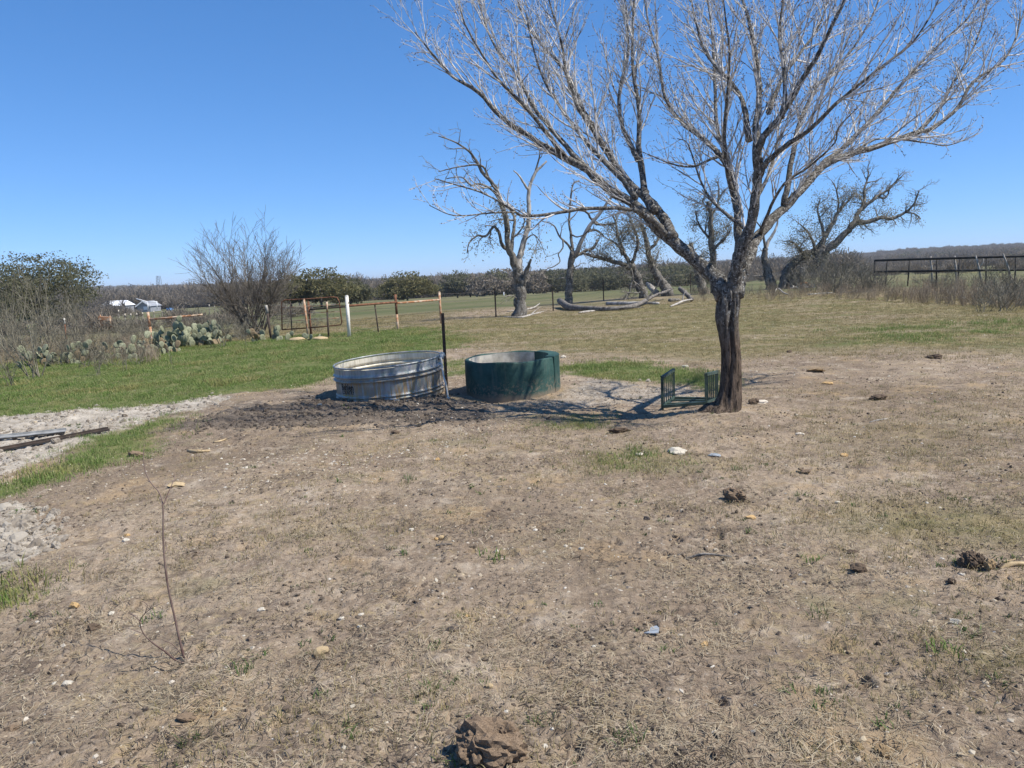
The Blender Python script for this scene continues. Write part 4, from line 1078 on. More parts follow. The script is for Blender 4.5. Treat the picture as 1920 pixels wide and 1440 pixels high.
# ------------------------------------------------------------------ galvanised stock tank
def stock_tank():
    x, y = TANK_XY; g = float(base_h(x, y))
    RD, HT = .905, .63
    t = thing('stock_tank', (x, y, g - .03), 'round galvanised steel stock tank with ribbed bands and black lettering', 'water tank', None, (R(2.0), R(-3.2), 0))
    out = [(RD - .012, .0), (RD - .004, .02), (RD, .05)]
    def bead(z0, h, k):
        return [(RD + k * math.sin(math.pi * i / 6), z0 + h * i / 6) for i in range(7)]
    out += bead(.075, .040, .030) + [(RD - .006, .120)] + bead(.130, .035, .020) + [(RD, .19), (RD, .34)] + bead(.385, .040, .030) + [(RD - .008, .432), (RD - .014, .445)] + bead(.455, .04, .028) + [(RD, .53), (RD, HT - .03)]
    rim = [(RD + .006, HT - .022), (RD + .013, HT - .008), (RD + .010, HT + .005), (RD, HT + .008), (RD - .010, HT + .002), (RD - .009, HT - .02)]
    mb = MB(); mb.lathe(out, 128, False); 
    bm_in = [(r - .006, z) for r, z in out[::-1]]
    mb.build('shell', M['tank'], t, True)
    mi = MB(); mi.lathe(bm_in, 128, False); mi.build('lining', M['tank_in'], t, True)
    mr = MB(); mr.lathe(rim, 128, True); mr.build('rim', M['tank'], t, True)
    fl = MB(); fl.lathe([(RD - .015, .03), (.6, .03), (.3, .03), (.001, .03)], 64, False); fl.build('floor_plate', M['tank_in'], t, False)
    sm = MB()
    for a0 in (R(62),):                          # lapped seam
        prof = [(r + .004, z) for r, z in out]
        for dw in range(2): 
            a = a0 + dw * R(2.2) - math.pi / 2
            for r, z in prof: sm.v.append((r * math.cos(a), r * math.sin(a), z))
        n = len(prof); sm.f += [(i, n + i, n + i + 1, i + 1) for i in range(n - 1)]
    sm.build('seam', M['steel_sheet'], t, True)
    def curved_text(txt, size, ang0, z, stretch, name, mat, ofs=.0):
        cu = bpy.data.curves.new(name, 'FONT'); cu.body = txt; cu.size = size; cu.align_x = 'LEFT'; cu.offset = ofs; cu.resolution_u = 2
        ob = bpy.data.objects.new(name, cu); COL.objects.link(ob)
        dg = bpy.context.evaluated_depsgraph_get(); me = bpy.data.meshes.new_from_object(ob.evaluated_get(dg))
        bpy.data.objects.remove(ob)
        bm = bmesh.new(); bm.from_mesh(me)
        bmesh.ops.triangulate(bm, faces=bm.faces)
        bmesh.ops.subdivide_edges(bm, edges=[e for e in bm.edges if e.calc_length() > .04], cuts=1)
        for v in bm.verts:
            a = ang0 + v.co.x * stretch / RD - math.pi / 2
            zz = z + v.co.y
            v.co = Vector(((RD + .003) * math.cos(a), (RD + .003) * math.sin(a), zz))
        bm.to_mesh(me); bm.free(); me.materials.clear(); me.materials.append(mat)
        link(name, me, t)
    curved_text('Behlen', .145, R(-51), .275, .78, 'lettering', M['ink'], .004)
    curved_text('COUNTRY', .088, R(-51), .205, .74, 'lettering', M['ink'], .002)
    st = MB()
    for i in range(9):
        a = R(-51) + R(24) * i / 8 - math.pi / 2
        for z in (.178, .190): st.v.append(((RD + .003) * math.cos(a), (RD + .003) * math.sin(a), z))
    st.f = [(2 * i, 2 * i + 2, 2 * i + 3, 2 * i + 1) for i in range(8)]
    st.build('printed_stripe', M['yellow'], t, True)
    # float valve clamped on the rim and its supply pipe
    a = R(78) - math.pi / 2
    v = thing('float_valve', (x + .93 * math.cos(a), y + .93 * math.sin(a), g + .66), 'small valve clamped over the rim of the galvanised tank', 'valve')
    mb = MB(); mb.box((0, 0, -.03), .06, .09, .09); mb.tube([(-.03, 0, .01), (.0, 0, .035), (.03, 0, .02), (.045, 0, -.03)], .018, 8); mb.build('valve_body', M['pvc'], v)
    mb = MB(); mb.tube([(-.04, 0, -.05), (-.06, 0, -.10), (-.12, 0, -.12)], .008, 6); mb.build('float_arm', M['dark_steel'], v)
    p0 = P(827, 672, y - .35); p1 = P(840, 738, y - .75); p1.z = gz(p1.x, p1.y) - .02; p0.z = g + .60
    o = thing('supply_pipe', (p1.x, p1.y, p1.z), 'pale thin water pipe leaning from the tank rim down to the mud', 'pipe')
    mb = MB(); mb.tube(catmull([p0 - p1 + Vector((-.03, .05, .02)), p0 - p1, (p0 - p1) * .6 + Vector((-.01, 0, 0)), (p0 - p1) * .35 + Vector((.008, 0, 0)), Vector((0, 0, -.03))], 5), .015, 8); mb.build('pipe_run', M['pvc'], o)
    mb = MB(); mb.tube([Vector((0, 0, -.02)), Vector((0, 0, .05))], .028, 10); mb.build('coupling', M['pvc'], o)
stock_tank()

def t_post(name, px, py, d, h, label, cat='fence post', group=None, lean=(0, 0), mat='dark_steel', w_=.035, parent=None, top=None, studs=True):
    b = P(px, py, d); b.z = gz(b.x, b.y)
    t = thing(name, b, label, cat, group, (lean[1], lean[0], 0))
    mb = MB(); mb.box((0, 0, h / 2 - .1), w_, .006, h + .2); mb.box((0, w_ * .45, h / 2 - .1), .006, w_ * .8, h + .2)
    mb.build('stem', M[mat], t, False)
    if studs:
        sb = MB(); sb.box((0, -.007, 0), w_ * .5, .008, .014); me = sb.mesh('stud', M[mat], False)
        for k in range(int(h / .055)): link('stud', me, t, (0, 0, .05 + k * .055))
    if top:
        mb = MB(); mb.box((0, 0, h - .05), w_ * 1.15, .02, .12); mb.build('painted_tip', M[top], t, False)
    return t
t_post('steel_post', 838, 738, 13.0, 1.36, 'dark rusty steel post standing between the two water tanks', lean=(R(-.2), 0), mat='dark_steel', w_=.052)

# ------------------------------------------------------------------ green concrete trough
def trough():
    x, y = TROUGH_XY; g = float(base_h(x, y))
    t = thing('concrete_trough', (x, y, g - .15), 'round concrete water trough painted dark green with bare inner wall', 'trough', None, (R(1.2), R(-1.0), 0))
    q = random.Random(3); RO, H, TH = .80, .72, .075
    prof = [(RO + .015, 0), (RO + .012, .10), (RO, .2), (RO - .005, .45), (RO - .008, H - .02), (RO - .02, H), (RO - TH + .015, H + .002), (RO - TH, H - .015)]
    mb = MB(); mb.lathe(prof, 96, False)
    mb.v = [(a * (1 + .006 * math.sin(5 * math.atan2(b, a) + 9 * c)), b * (1 + .006 * math.sin(4 * math.atan2(b, a) - 7 * c)), c + (.008 * math.sin(6 * math.atan2(b, a)) if c > .6 else 0)) for a, b, c in mb.v]
    mb.build('outer_wall', M['green_concrete'], t)
    mi = MB(); mi.lathe([(RO - TH, H - .010), (RO - TH - .004, .4), (RO - TH - .01, .20), (.3, .19), (.001, .19)], 96, False); mi.build('inner_wall', M['raw_concrete'], t)
    # thick float box cast into the right hand side
    bx = MB(); n = 15; a0, a1 = R(-30), R(50)
    ring = []
    for i in range(n):
        a = a0 + (a1 - a0) * i / (n - 1); ring.append(a)
    vs = []
    for a in ring:
        ro = RO + .008; ri = RO - .17
        vs += [(ro * math.cos(a), ro * math.sin(a), .02), (ro * math.cos(a), ro * math.sin(a), H + .012), (ri * math.cos(a), ri * math.sin(a), H + .012), (ri * math.cos(a), ri * math.sin(a), .21)]
    fs = []
    for i in range(n - 1):
        for k in range(3): fs.append((4 * i + k, 4 * i + 4 + k, 4 * i + 5 + k, 4 * i + 1 + k))
    fs += [(0, 1, 2, 3), tuple(4 * (n - 1) + k for k in (3, 2, 1, 0))]
    bx.add(vs, fs); bx.build('float_box', M['green_concrete'], t, False)
trough()

# ------------------------------------------------------------------ green slatted frame by the trunk
def green_frame():
    base = GG(1290, 772); org = P(1290, 768, 10.6); org.z = gz(org.x, org.y)
    t = thing('slatted_stand', org, 'low dark green metal frame with two upright slatted ends beside the tree trunk', 'frame', None, (0, 0, 0))
    H = .50; W = .78; D_ = .62
    fl = Vector((-W / 2 - .02, -.06, 0)); fr = Vector((W / 2 - .12, -.10, 0)); bl = fl + Vector((.30, D_ + .15, 0)); br = fr + Vector((.28, D_ + .15, 0))
    # corner pixels of the four uprights
    def at(px, py, d): 
        v = P(px, py, d); return v - org
    fl = at(1242, 771, 10.42); bl = at(1264, 762, 11.05); fr = at(1324, 774, 10.35); br = at(1345, 766, 11.0)
    for c in (fl, bl, fr, br): c.z = gz(c.x + org.x, c.y + org.y) - org.z
    up = Vector((0, 0, 1))
    for a, b, hh in ((fl, bl, .475), (fr, br, .46)):
        dirn = (b - a); e = MB()
        pnl = bpy.data.objects.new('end_panel', None); COL.objects.link(pnl); pnl.parent = t
        e.bar(a - up * .02, a + up * hh, .03, .03); e.bar(b - up * .02, b + up * (hh + .0), .024, .024)
        e.bar(a + up * (hh - .02), b + up * (hh - .02), .038, .038); e.bar(a + up * .06, b + up * .06, .032, .032)
        fo = e.build('panel_frame', M['green_frame'], pnl, False)
        for k in range(5):
            p = a.lerp(b, (k + 1) / 6); sb = MB(); sb.box(p + up * (.07 + hh - .03) / 2, .011, .03, hh - .10); sb.build('slat', M['green_frame'], pnl, False)
    for a, b, nm, z in ((fl, fr, 'rail', .055), (bl, br, 'rail', .045)):
        mb = MB(); mb.bar(a + up * z, b + up * z, .05, .04); mb.build(nm, M['green_frame'], t, False)
    mb = MB()
    c = [fl + up * .085, fr + up * .085, br + up * .075, bl + up * .075]; 
    for k in range(2):
        p = fl.lerp(bl, (k + 1) / 3) + up * .05; s = fr.lerp(br, (k + 1) / 3) + up * .05
        sb = MB(); sb.bar(p, s, .045, .018); sb.build('floor_slat', M['green_frame'], t, False)
green_frame()

# ------------------------------------------------------------------ rusty pipe fence and gate on the left
def pole(parent, org, name, a, b, w_, mat, sides=8):
    """pipe between two world points as a part"""
    mb = MB(); mb.tube([a - org, b - org], w_ / 2, sides); return mb.build(name, M[mat], parent)
def foot(px, py, d):
    b = P(px, py, d); b.z = gz(b.x, b.y); return b
def upto(px, py, d): return P(px, py, d)

def gate_fence():
    # posts: top pixel, foot pixel, distance, width px, material
    g = 'weathered posts of the pipe fence'
    d = 28.3
    def post(name, tx, ty, bx, by, d, wpx, mat, label, tip=None, cat='fence post'):
        b = foot(bx, by, d); a = P(tx, ty, d); t = thing(name, b, label, cat, g)
        if tip:
            m_ = b.lerp(a, tip[0])
            pole(t, b, 'lower_part', b - Vector((0, 0, .2)), m_, wpx * d / F_PX, mat); pole(t, b, 'painted_part', m_, a, wpx * d / F_PX * 1.05, tip[1])
        else:
            pole(t, b, 'shaft', b - Vector((0, 0, .2)), a, wpx * d / F_PX, mat)
            mb = MB(); mb.tube([a - b, a - b + Vector((0, 0, .03))], [wpx * d / F_PX * .53, wpx * d / F_PX * .3], 8); mb.build('cap', M[mat], t)
        return t, a, b
    w1, a1, b1 = post('fence_post', 650, 555, 654.5, 623, 28.3, 6.6, 'white_post', 'thick white post with flaking paint at the end of the rusty rail')
    p2, a2, b2 = post('fence_post', 741, 552, 746, 613, 31.0, 4.6, 'rust_pale', 'rusty pipe post with whitish lower half, middle of the pipe rail', (.45, 'rust'))
    p3, a3, b3 = post('fence_post', 823.5, 548, 827.5, 606, 34.0, 4.6, 'rust_pale', 'peeling pipe post at the far right end of the rusty rail')
    r = thing('fence_rail', b1, 'rusty pipe rail running from the white post past two pipe posts', 'fence rail')
    pole(r, b1, 'pipe', P(653, 573.5, 28.3), P(744, 566.5, 31.0), .085, 'rust'); pole(r, b1, 'pipe', P(744, 568.5, 31.0), P(825, 562, 34.0), .085, 'rust_pale')
    post('fence_post', 703, 573, 710, 617, 29.8, 2.6, 'dark_steel', 'thin dark steel post leaning under the rusty rail')
    post('fence_post', 570, 562, 577, 615, 29.0, 4.0, 'rust_pale', 'pale orange leaning post beside the open gate')
    post('fence_post', 578, 566, 582.5, 613, 29.6, 4.2, 'rust', 'short rusty post hard against the gate hinge side')
    post('fence_post', 612.5, 566, 615.5, 622, 28.0, 3.6, 'dark_steel', 'dark post standing before the open gate', (.72, 'rust_pale'))
    post('fence_post', 499, 572, 508, 622, 29.0, 4.4, 'dark_steel', 'dark post with a pale top beside the mesquite', (.76, 'cedar'))
    post('fence_post', 544, 566, 547, 617, 29.2, 2.2, 'dark_steel', 'thin grey post between the mesquite and the pale orange post')
    post('fence_post', 448, 588, 453, 625, 33.0, 2.0, 'dark_steel', 'thin dark post with pale tip left of the mesquite', (.8, 'white_post'))
    p8, a8, b8 = post('fence_post', 277, 585, 285.5, 640, 33.0, 5.0, 'rust_pale', 'orange rusty corner post left of the big cactus', (.55, 'rust_pale'))
    post('fence_post', 120.5, 597, 124, 632, 37.0, 2.6, 'rust', 'rusty thin post with a white top among the left brush', (.8, 'white_post'))
    br = thing('fence_rail', b8, 'orange pipe brace running from the corner post into the big cactus', 'fence rail')
    pole(br, b8, 'pipe', P(281, 599, 33.0), P(380, 590, 33.4), .085, 'rust_pale')
    # gate, standing open
    gt = thing('pipe_gate', foot(610, 612, 29.5), 'open rusty pipe gate with curved corners and thin bars', 'gate')
    o = Vector(gt.location); dl, dr = 29.6, 29.0
    fr_ = [P(529, 618, dl), P(528, 566, dl), P(534, 562.5, dl), P(572, 561, 29.4), P(625, 557, dr), P(632, 558, dr), P(636, 566, dr), P(641, 604, dr), P(639, 609, dr), P(600, 613, dr + .2), P(545, 617, dl), P(529, 618, dl)]
    mb = MB(); mb.tube([p - o for p in fr_], .026, 6); mb.build('gate_frame', M['rust'], gt)
    for ya, yb in ((577, 571), (590, 584), (603, 596)):
        pole(gt, o, 'bar', P(528, ya, dl), P(636, yb, dr), .030, 'rust_pale', 6)
    pole(gt, o, 'brace', P(580, 580.5, dl), P(650, 575, 28.6), .06, 'dark_steel', 6)
    # sheep wire behind, posts one by one
    k = 0
    for px, ty, by, dd in ((305, 583, 596, 70), (289, 583, 598, 68), (268, 586, 600, 66), (257, 587, 604, 62), (246, 588, 603, 62), (235, 588, 606, 58), (223, 581, 600, 66), (393, 571, 590, 80), (403, 573, 590, 80)):
        lab = ['small white topped stake just right of the orange corner post', 'small white topped stake touching the orange corner post', 'white topped stake left of the orange corner post', 'second white topped stake left of the orange corner post', 'third white topped stake left of the orange corner post', 'leftmost stake of the row left of the corner post', 'tall pale stake between the wooden stand and the white roof', 'pale stake above the big cactus clump', 'short pale stake beside the stake above the cactus'][k]; k += 1
        b = foot(px, by, dd); a = P(px - 1, ty, dd); t = thing('stake', b, lab, 'fence stake', 'white tipped stakes in the far left fence')
        pole(t, b, 'shaft', b - Vector((0, 0, .2)), b.lerp(a, .8), .09, 'oak_bark', 5); pole(t, b, 'tip', b.lerp(a, .85), a, .10, 'bone', 5)
    # small orange stand
    st = thing('wooden_stand', foot(198, 612, 50), 'small orange timber stand behind the left cactus', 'stand')
    so = Vector(st.location)
    for px, y0, y1 in ((188, 590, 612), (206, 592, 614), (191, 597, 611), (199, 599, 611)):
        pole(st, so, 'leg', P(px, y0, 50), P(px + 2, y1, 50), .07, 'rust_pale', 5)
    mb = MB(); mb.bar(P(186, 596, 50) - so, P(207, 598, 50) - so, .25, .22); mb.build('board', M['rust_pale'], st, False)
gate_fence()

def wire_run(pts, label, n=3, name='wire_fence', z0=.25, dz=.35):
    """strands strung between ground points"""
    org = pts[0].copy(); t = thing(name, org, label, 'wire fence', 'fence wires')
    for k in range(n):
        mb = MB()
        for a, b in zip(pts[:-1], pts[1:]):
            ln = []
            for i in range(7):
                f = i / 6; p = a.lerp(b, f); ln.append(p - org + Vector((0, 0, z0 + dz * k - .05 * 4 * f * (1 - f))))
            mb.tube(ln, .006, 3, False)
        mb.build('strand', M['wire'], t)
fp = []
for k, (px, ty, by, d, lb) in enumerate(((929, 540, 593, 37.0, 'dark steel post left of the tall dead oak'), (1036.5, 550, 588, 41.0, 'short steel post between the dead oak and the long fallen trunk'),
        (1131, 527, 567, 50, 'steel post behind the long fallen trunk'), (1294, 516, 553, 54, 'steel post right of the log heap behind broken limb'))):
    t_post('steel_post', px + 1, by, d, (by - ty) * d / F_PX, lb, 'fence post', 'steel posts of the wire fence', (R(-.3), 0), w_=.07, studs=False); fp.append(foot(px + 1, by, d))
wire_run([foot(827, 606, 34)] + fp, 'slack fence wires running past the dead oak to the log heap', 4)
wire_run([foot(654, 623, 28.3), foot(710, 617, 29.8), foot(746, 613, 31), foot(827, 606, 34)], 'thin wires strung under the rusty pipe rail', 3)
wire_run([foot(285, 640, 33), foot(453, 625, 33), foot(508, 622, 29), foot(547, 617, 29.2), foot(577, 615, 29)], 'thin wires strung between the corner post and the gate', 4)
wire_run([foot(-60, 632, 38), foot(124, 632, 37), foot(285, 640, 33)], 'thin wires strung through the left brush to the corner post', 3)

# ------------------------------------------------------------------ dark pipe corral on the right
def corral():
    d0, d1 = 56, 47
    xs = [1640, 1664, 1706, 1757, 1800, 1850, 1905, 1960, 2030]
    def dd(px): return d0 + (d1 - d0) * (px - 1640) / 390
    b0 = foot(1640, 531, d0); t = thing('corral_fence', b0, 'dark pipe corral fence with two thick rails on the right skyline', 'fence')
    for y0, y1, w_ in ((488.5, 477, .16), (509.5, 504.5, .15)):
        a = P(1640, y0, dd(1640)); b = P(2030, y1, dd(2030)); pole(t, b0, 'rail', a, b, w_, 'black_pipe', 8)
    for i, px in enumerate(xs):
        d = dd(px); f = (px - 1640) / 390; top = P(px, 488.5 - 11.5 * f, d); b = top.copy(); b.z = gz(b.x, b.y) - .2
        if i in (1, 2, 4): b.x -= .12
        pole(t, b0, 'post', b, top, .10, 'black_pipe', 8)
    for k, (tx, ty, bx, by, lb) in enumerate(((1745, 480, 1748, 533, 'pale cedar stake nearly upright against the corral, leftmost of them'), (1790, 480, 1794, 527, 'pale cedar stake slightly leaning against the corral, second from the left'),
            (1829, 478, 1842, 527, 'forked pale cedar stake leaning against the corral'), (1881, 476, 1899, 528, 'rightmost pale cedar stake leaning across the corral rails'))):
        d = dd(bx) - .25; b = P(bx, by, d); b.z = gz(b.x, b.y); a = P(tx, ty, d + .05)
        s = thing('cedar_stake', b, lb, 'stake', 'cedar stakes leaning on the corral')
        m_ = b.lerp(a, .55) + Vector((.03, 0, 0)); mb = MB(); mb.tube([Vector((0, 0, -.1)), m_ - b, a - b], [.07, .062, .045], 7); mb.build('shaft', M['cedar'], s)
        if k == 2:
            mb = MB(); mb.tube([m_ - b, m_ - b + Vector((.25, 0, .35)), m_ - b + Vector((.30, 0, .75))], [.045, .035, .02], 6); mb.build('fork', M['cedar'], s)
corral()

# ------------------------------------------------------------------ shrubs and cactus
def shrub(name, px, py, d, h, label, ns, spread, seed, mat='shrub_stem', dens=1.0, group='bare shrubs', trop=.10, r0=.02, tw=1.0, lean=None):
    q = random.Random(seed); b = foot(px, py, d); t = thing(name, b, label, 'shrub', group)
    s = h / 2.2
    prm = [dict(per_m=4.2 * dens / s, t0=.25, len=.75 * s * tw, ang=.55, up=.10, seg=4, r=.008 * s, rmin=.0045 * max(1, d / 24), jit=.16, trop=.05),
           dict(per_m=6.5 * dens / s, t0=.15, len=.36 * s * tw, ang=.65, up=.06, seg=3, r=.005 * s, rmin=.0038 * max(1, d / 24), jit=.2, trop=.04)]
    tw_ = MB()
    for k in range(ns):
        a = q.uniform(0, 6.283); sp_ = spread * q.uniform(.25, 1.15); dr = Vector((math.cos(a) * sp_, math.sin(a) * sp_, 1)); dr.x += (lean or 0); dr.normalize()
        p = Vector((q.uniform(-.08, .08) * h, q.uniform(-.08, .08) * h, -.05)); pts = [p]; ln = h * q.uniform(.65, 1.08)
        for j in range(7):
            dr = dr + rvec(q) * .13; dr.z += trop; dr.normalize(); p = p + dr * ln / 7; pts.append(p)
        rad = [r0 * s * (1 - .8 * i / 7) for i in range(8)]
        mb = MB(); mb.tube(pts, rad, 5, False); mb.build('stem', M[mat], t)
        out = [[], []]; branch_off(pts, rad, 0, prm, q, out)
        for p_, r_ in out[0]: tw_.tube(p_, r_, 3, False)
        for p_, r_ in out[1]: tw_.tube(p_, r_, 3, False)
    tag(tw_.build('twigs', M[mat], t), kind='stuff'); return t
shrub('mesquite', 478, 624, 33.5, 4.6, 'tall vase shaped bare mesquite beside the gate fence', 30, 1.0, 3, dens=2.3, r0=.016, group=None, trop=.03, tw=1.0, mat='mesquite')
shrub('bare_shrub', 60, 690, 20.5, 2.1, 'grey bare shrub with dense twigs in front of the left oak', 9, .55, 5, dens=1.2)
shrub('bare_shrub', 24, 716, 18.8, .95, 'low bare bush at the left edge of the green grass', 7, .55, 6)
shrub('bare_shrub', 182, 694, 20.0, .80, 'small twiggy bush growing in the green grass, left of centre', 6, .5, 7)
shrub('bare_shrub', 95, 640, 33, 3.0, 'tall grey brush under the left oak, nearest the rusty thin post', 9, .5, 8, dens=1.1)
shrub('bare_shrub', 12, 640, 36, 3.6, 'tall grey brush at the left edge under the oak', 9, .5, 9, dens=1.1)
shrub('bare_shrub', 150, 632, 40, 3.0, 'grey brush right of the left oak crown', 8, .5, 10, dens=1.0)
shrub('bare_shrub', 40, 655, 29, 1.9, 'thick low brush behind the grey bare shrub', 9, .6, 11, dens=1.2)
shrub('bare_shrub', 125, 668, 25, 1.3, 'low brush just left of the pale prickly pear', 7, .6, 12, dens=1.2)
shrub('bare_shrub', 240, 640, 34, 1.5, 'thin brush between the stand and the corner post', 8, .5, 13, dens=1.0)
shrub('bare_shrub', 270, 668, 25.5, .9, 'straggly stems left of the foot of the big cactus', 6, .5, 14)
shrub('bare_shrub', 418, 655, 27, 1.2, 'thin grey shrub at the right end of the big cactus', 6, .4, 15)
shrub('bare_shrub', 325, 692, 20.3, .75, 'single thin dry stem standing in the green grass', 1, .15, 16, r0=.014)
shrub('bare_shrub', 462, 650, 26.5, .75, 'two short dry stems right of the big cactus', 2, .3, 17)
shrub('bare_shrub', 232, 690, 21, .7, 'sparse stems right of the small twiggy bush', 3, .45, 18)
shrub('bare_shrub', 1890, 590, 33, 1.6, 'twiggy brown bush at the right edge of the pasture', 8, .45, 19)
shrub('bare_shrub', 1545, 545, 54, 2.6, 'thin grey brush right of the sprawling oak', 10, .5, 20, dens=.9)
shrub('bare_shrub', 1590, 543, 56, 2.3, 'thin grey brush halfway from the sprawling oak to the corral', 9, .55, 21, dens=.9)
shrub('bare_shrub', 1632, 541, 57, 1.9, 'brush against the left end of the corral', 8, .5, 22, dens=.9)
shrub('bare_shrub', 1855, 535, 48, 1.5, 'brush under the corral rails by the leaning stakes', 8, .5, 23, dens=.9)

def pad_mesh(name, mat, seed):
    q = random.Random(seed); bm = bmesh.new(); bmesh.ops.create_uvsphere(bm, u_segments=10, v_segments=6, radius=1)
    for v in bm.verts:
        x, y, z = v.co.x, v.co.y, v.co.z
        wz = .78 + .22 * z; v.co = Vector((x * .5 * wz * 1.15, y * .10 + .03 * math.sin(3 * x + seed), (z + 1) * .5))
    me = bpy.data.meshes.new(name); bm.to_mesh(me); bm.free(); me.materials.append(mat); me.polygons.foreach_set('use_smooth', [True] * len(me.polygons)); return me
PADS = [pad_mesh('pad', M['pad'], k) for k in range(3)] + [pad_mesh('pad', M['pad_old'], 7)]
def cactus(px, py, d, wx, h, npad, label, seed, psz=.26, old=.1):
    q = random.Random(seed); b = foot(px, py, d); t = thing('prickly_pear', b, label, 'cactus', 'prickly pears along the fence')
    grown = []
    for k in range(npad):
        if k < npad * .30 or q.random() < .2:
            x = q.uniform(-wx / 2, wx / 2); y = q.uniform(-.5, .5); z = gz(b.x + x, b.y + y) - b.z - .04; base = Vector((x, y, z)); tilt = q.gauss(0, .35); roll = q.gauss(0, .35)
        else:
            for _ in range(20):
                pb, pm, ps = grown[q.randrange(len(grown))]
                a = q.uniform(-1.0, 1.0); base = pm @ Vector((.5 * math.sin(a) * .9, 0, .5 + .46 * math.cos(a)))
                if base.z < h * .82 * (1 - .25 * (abs(base.x) / (wx / 2)) ** 2): break
            tilt = q.gauss(0, .4) + a * .5; roll = q.gauss(0, .35)
        s = psz * q.uniform(.7, 1.15); rz = q.gauss(0, .7)
        m_ = Matrix.Translation(base) @ Matrix.Rotation(rz, 4, 'Z') @ Matrix.Rotation(tilt, 4, 'Y') @ Matrix.Rotation(roll, 4, 'X') @ Matrix.Diagonal((s, s * q.uniform(.7, 1), s * q.uniform(1.05, 1.3), 1))
        grown.append((base, m_, s))
        low = base.z < .2 and q.random() < old * 3
        o = bpy.data.objects.new('pad', PADS[3] if low else PADS[q.randrange(3)]); COL.objects.link(o); o.parent = t; o.matrix_local = m_
    return t
cactus(352, 645, 28.5, 2.7, 1.42, 210, 'big dense prickly pear clump with grey green pads by the corner post', 1, .27, .12)
cactus(398, 640, 29, 1.0, .95, 34, 'right hand outlier of the big prickly pear clump', 2, .25)
cactus(300, 655, 26.5, 1.1, .55, 26, 'low prickly pear at the foot of the orange corner post', 3, .22)
cactus(200, 664, 25.5, 1.8, .95, 60, 'pale prickly pear left of the corner post, before the stand', 4, .25)
cactus(110, 672, 24.5, 2.2, .70, 50, 'greyish low prickly pear among the left brush', 5, .24)
cactus(252, 664, 25.5, 1.1, .60, 26, 'small prickly pear between the pale clump and the corner post', 6, .23)
cactus(488, 632, 28.5, .7, .45, 12, 'small prickly pear at the foot of the mesquite', 7, .24)
cactus(522, 628, 28.3, .8, .38, 12, 'low prickly pear beside the white topped post', 8, .22)
cactus(583, 624, 27.5, .35, .38, 7, 'tiny prickly pear below the open gate', 9, .20)
for px, py, d, w_, lb, sd in ((557, 628, 27.8, .62, 'long flat tan rock left below the gate', 1), (600, 626, 27.6, .48, 'flat tan rock right below the gate', 2)):
    me = lump_mesh('rock', M['stone_tan'], 400 + sd, 3, .42, .15, True); g_ = foot(px, py, d)
    o = link('rock', me, None, g_ + Vector((0, 0, .03))); o.scale = (w_ * .5, .22, .20); tag(o, lb, 'rock', 'tan rocks below the gate')

def brush_thicket():
    prot = []
    for k in range(5):
        q = random.Random(1500 + k); mb = MB()
        prm = [dict(per_m=7, t0=.15, len=.55, ang=.6, up=.12, seg=3, r=.006, rmin=.005, jit=.2, trop=.04), dict(per_m=9, t0=.1, len=.26, ang=.7, up=.06, seg=2, r=.005, rmin=.0042, jit=.2, trop=.02)]
        for _ in range(7):
            a = q.uniform(0, 6.283); dr = Vector((math.cos(a) * .6, math.sin(a) * .6, 1)).normalized(); p = Vector((q.uniform(-.25, .25), q.uniform(-.25, .25), -.05)); pts = [p]; ln = q.uniform(.6, 1.1)
            for j in range(4):
                dr = (dr + rvec(q) * .2).normalized(); p = p + dr * ln / 4; pts.append(p)
            rad = [.011, .009, .007, .006, .005]; mb.tube(pts, rad, 4, False)
            out = [[], []]; branch_off(pts, rad, 0, prm, q, out)
            for l_ in out:
                for p_, r_ in l_: mb.tube(p_, r_, 3, False)
        prot.append(mb.mesh('brush_clump', M['shrub_stem'], False))
    cb = proto_collection('brush_clump', prot); pix = []; sc_ = []
    def area(n, x0, x1, y0, y1, s0, s1):
        for _ in range(n):
            pix.append((rng.uniform(x0, x1), rng.uniform(y0, y1))); sc_.append(rng.uniform(s0, s1))
    area(55, -60, 270, 640, 690, .35, .9); area(70, -80, 255, 605, 645, .5, 1.1); area(45, -60, 160, 598, 612, 1.2, 2.8); area(50, 240, 470, 600, 640, .5, 1.0); area(25, 470, 640, 600, 622, .3, .6)
    area(34, 1490, 1660, 540, 549, .6, 1.7); area(22, 1700, 1960, 530, 545, .5, 1.0); area(14, 1840, 1960, 560, 588, .6, 1.2); area(30, 1290, 1480, 545, 555, .4, .8)
    g_ = [G(*p) for p in pix]; x = np.array([v.x for v in g_]); y = np.array([v.y for v in g_])
    scatter('brush_thicket', np.stack([x, y, mid_h(x, y) - .02], 1), rot_z(len(x), .12), np.array(sc_), cb, 'tangled grey leafless brush along the fences')
brush_thicket()

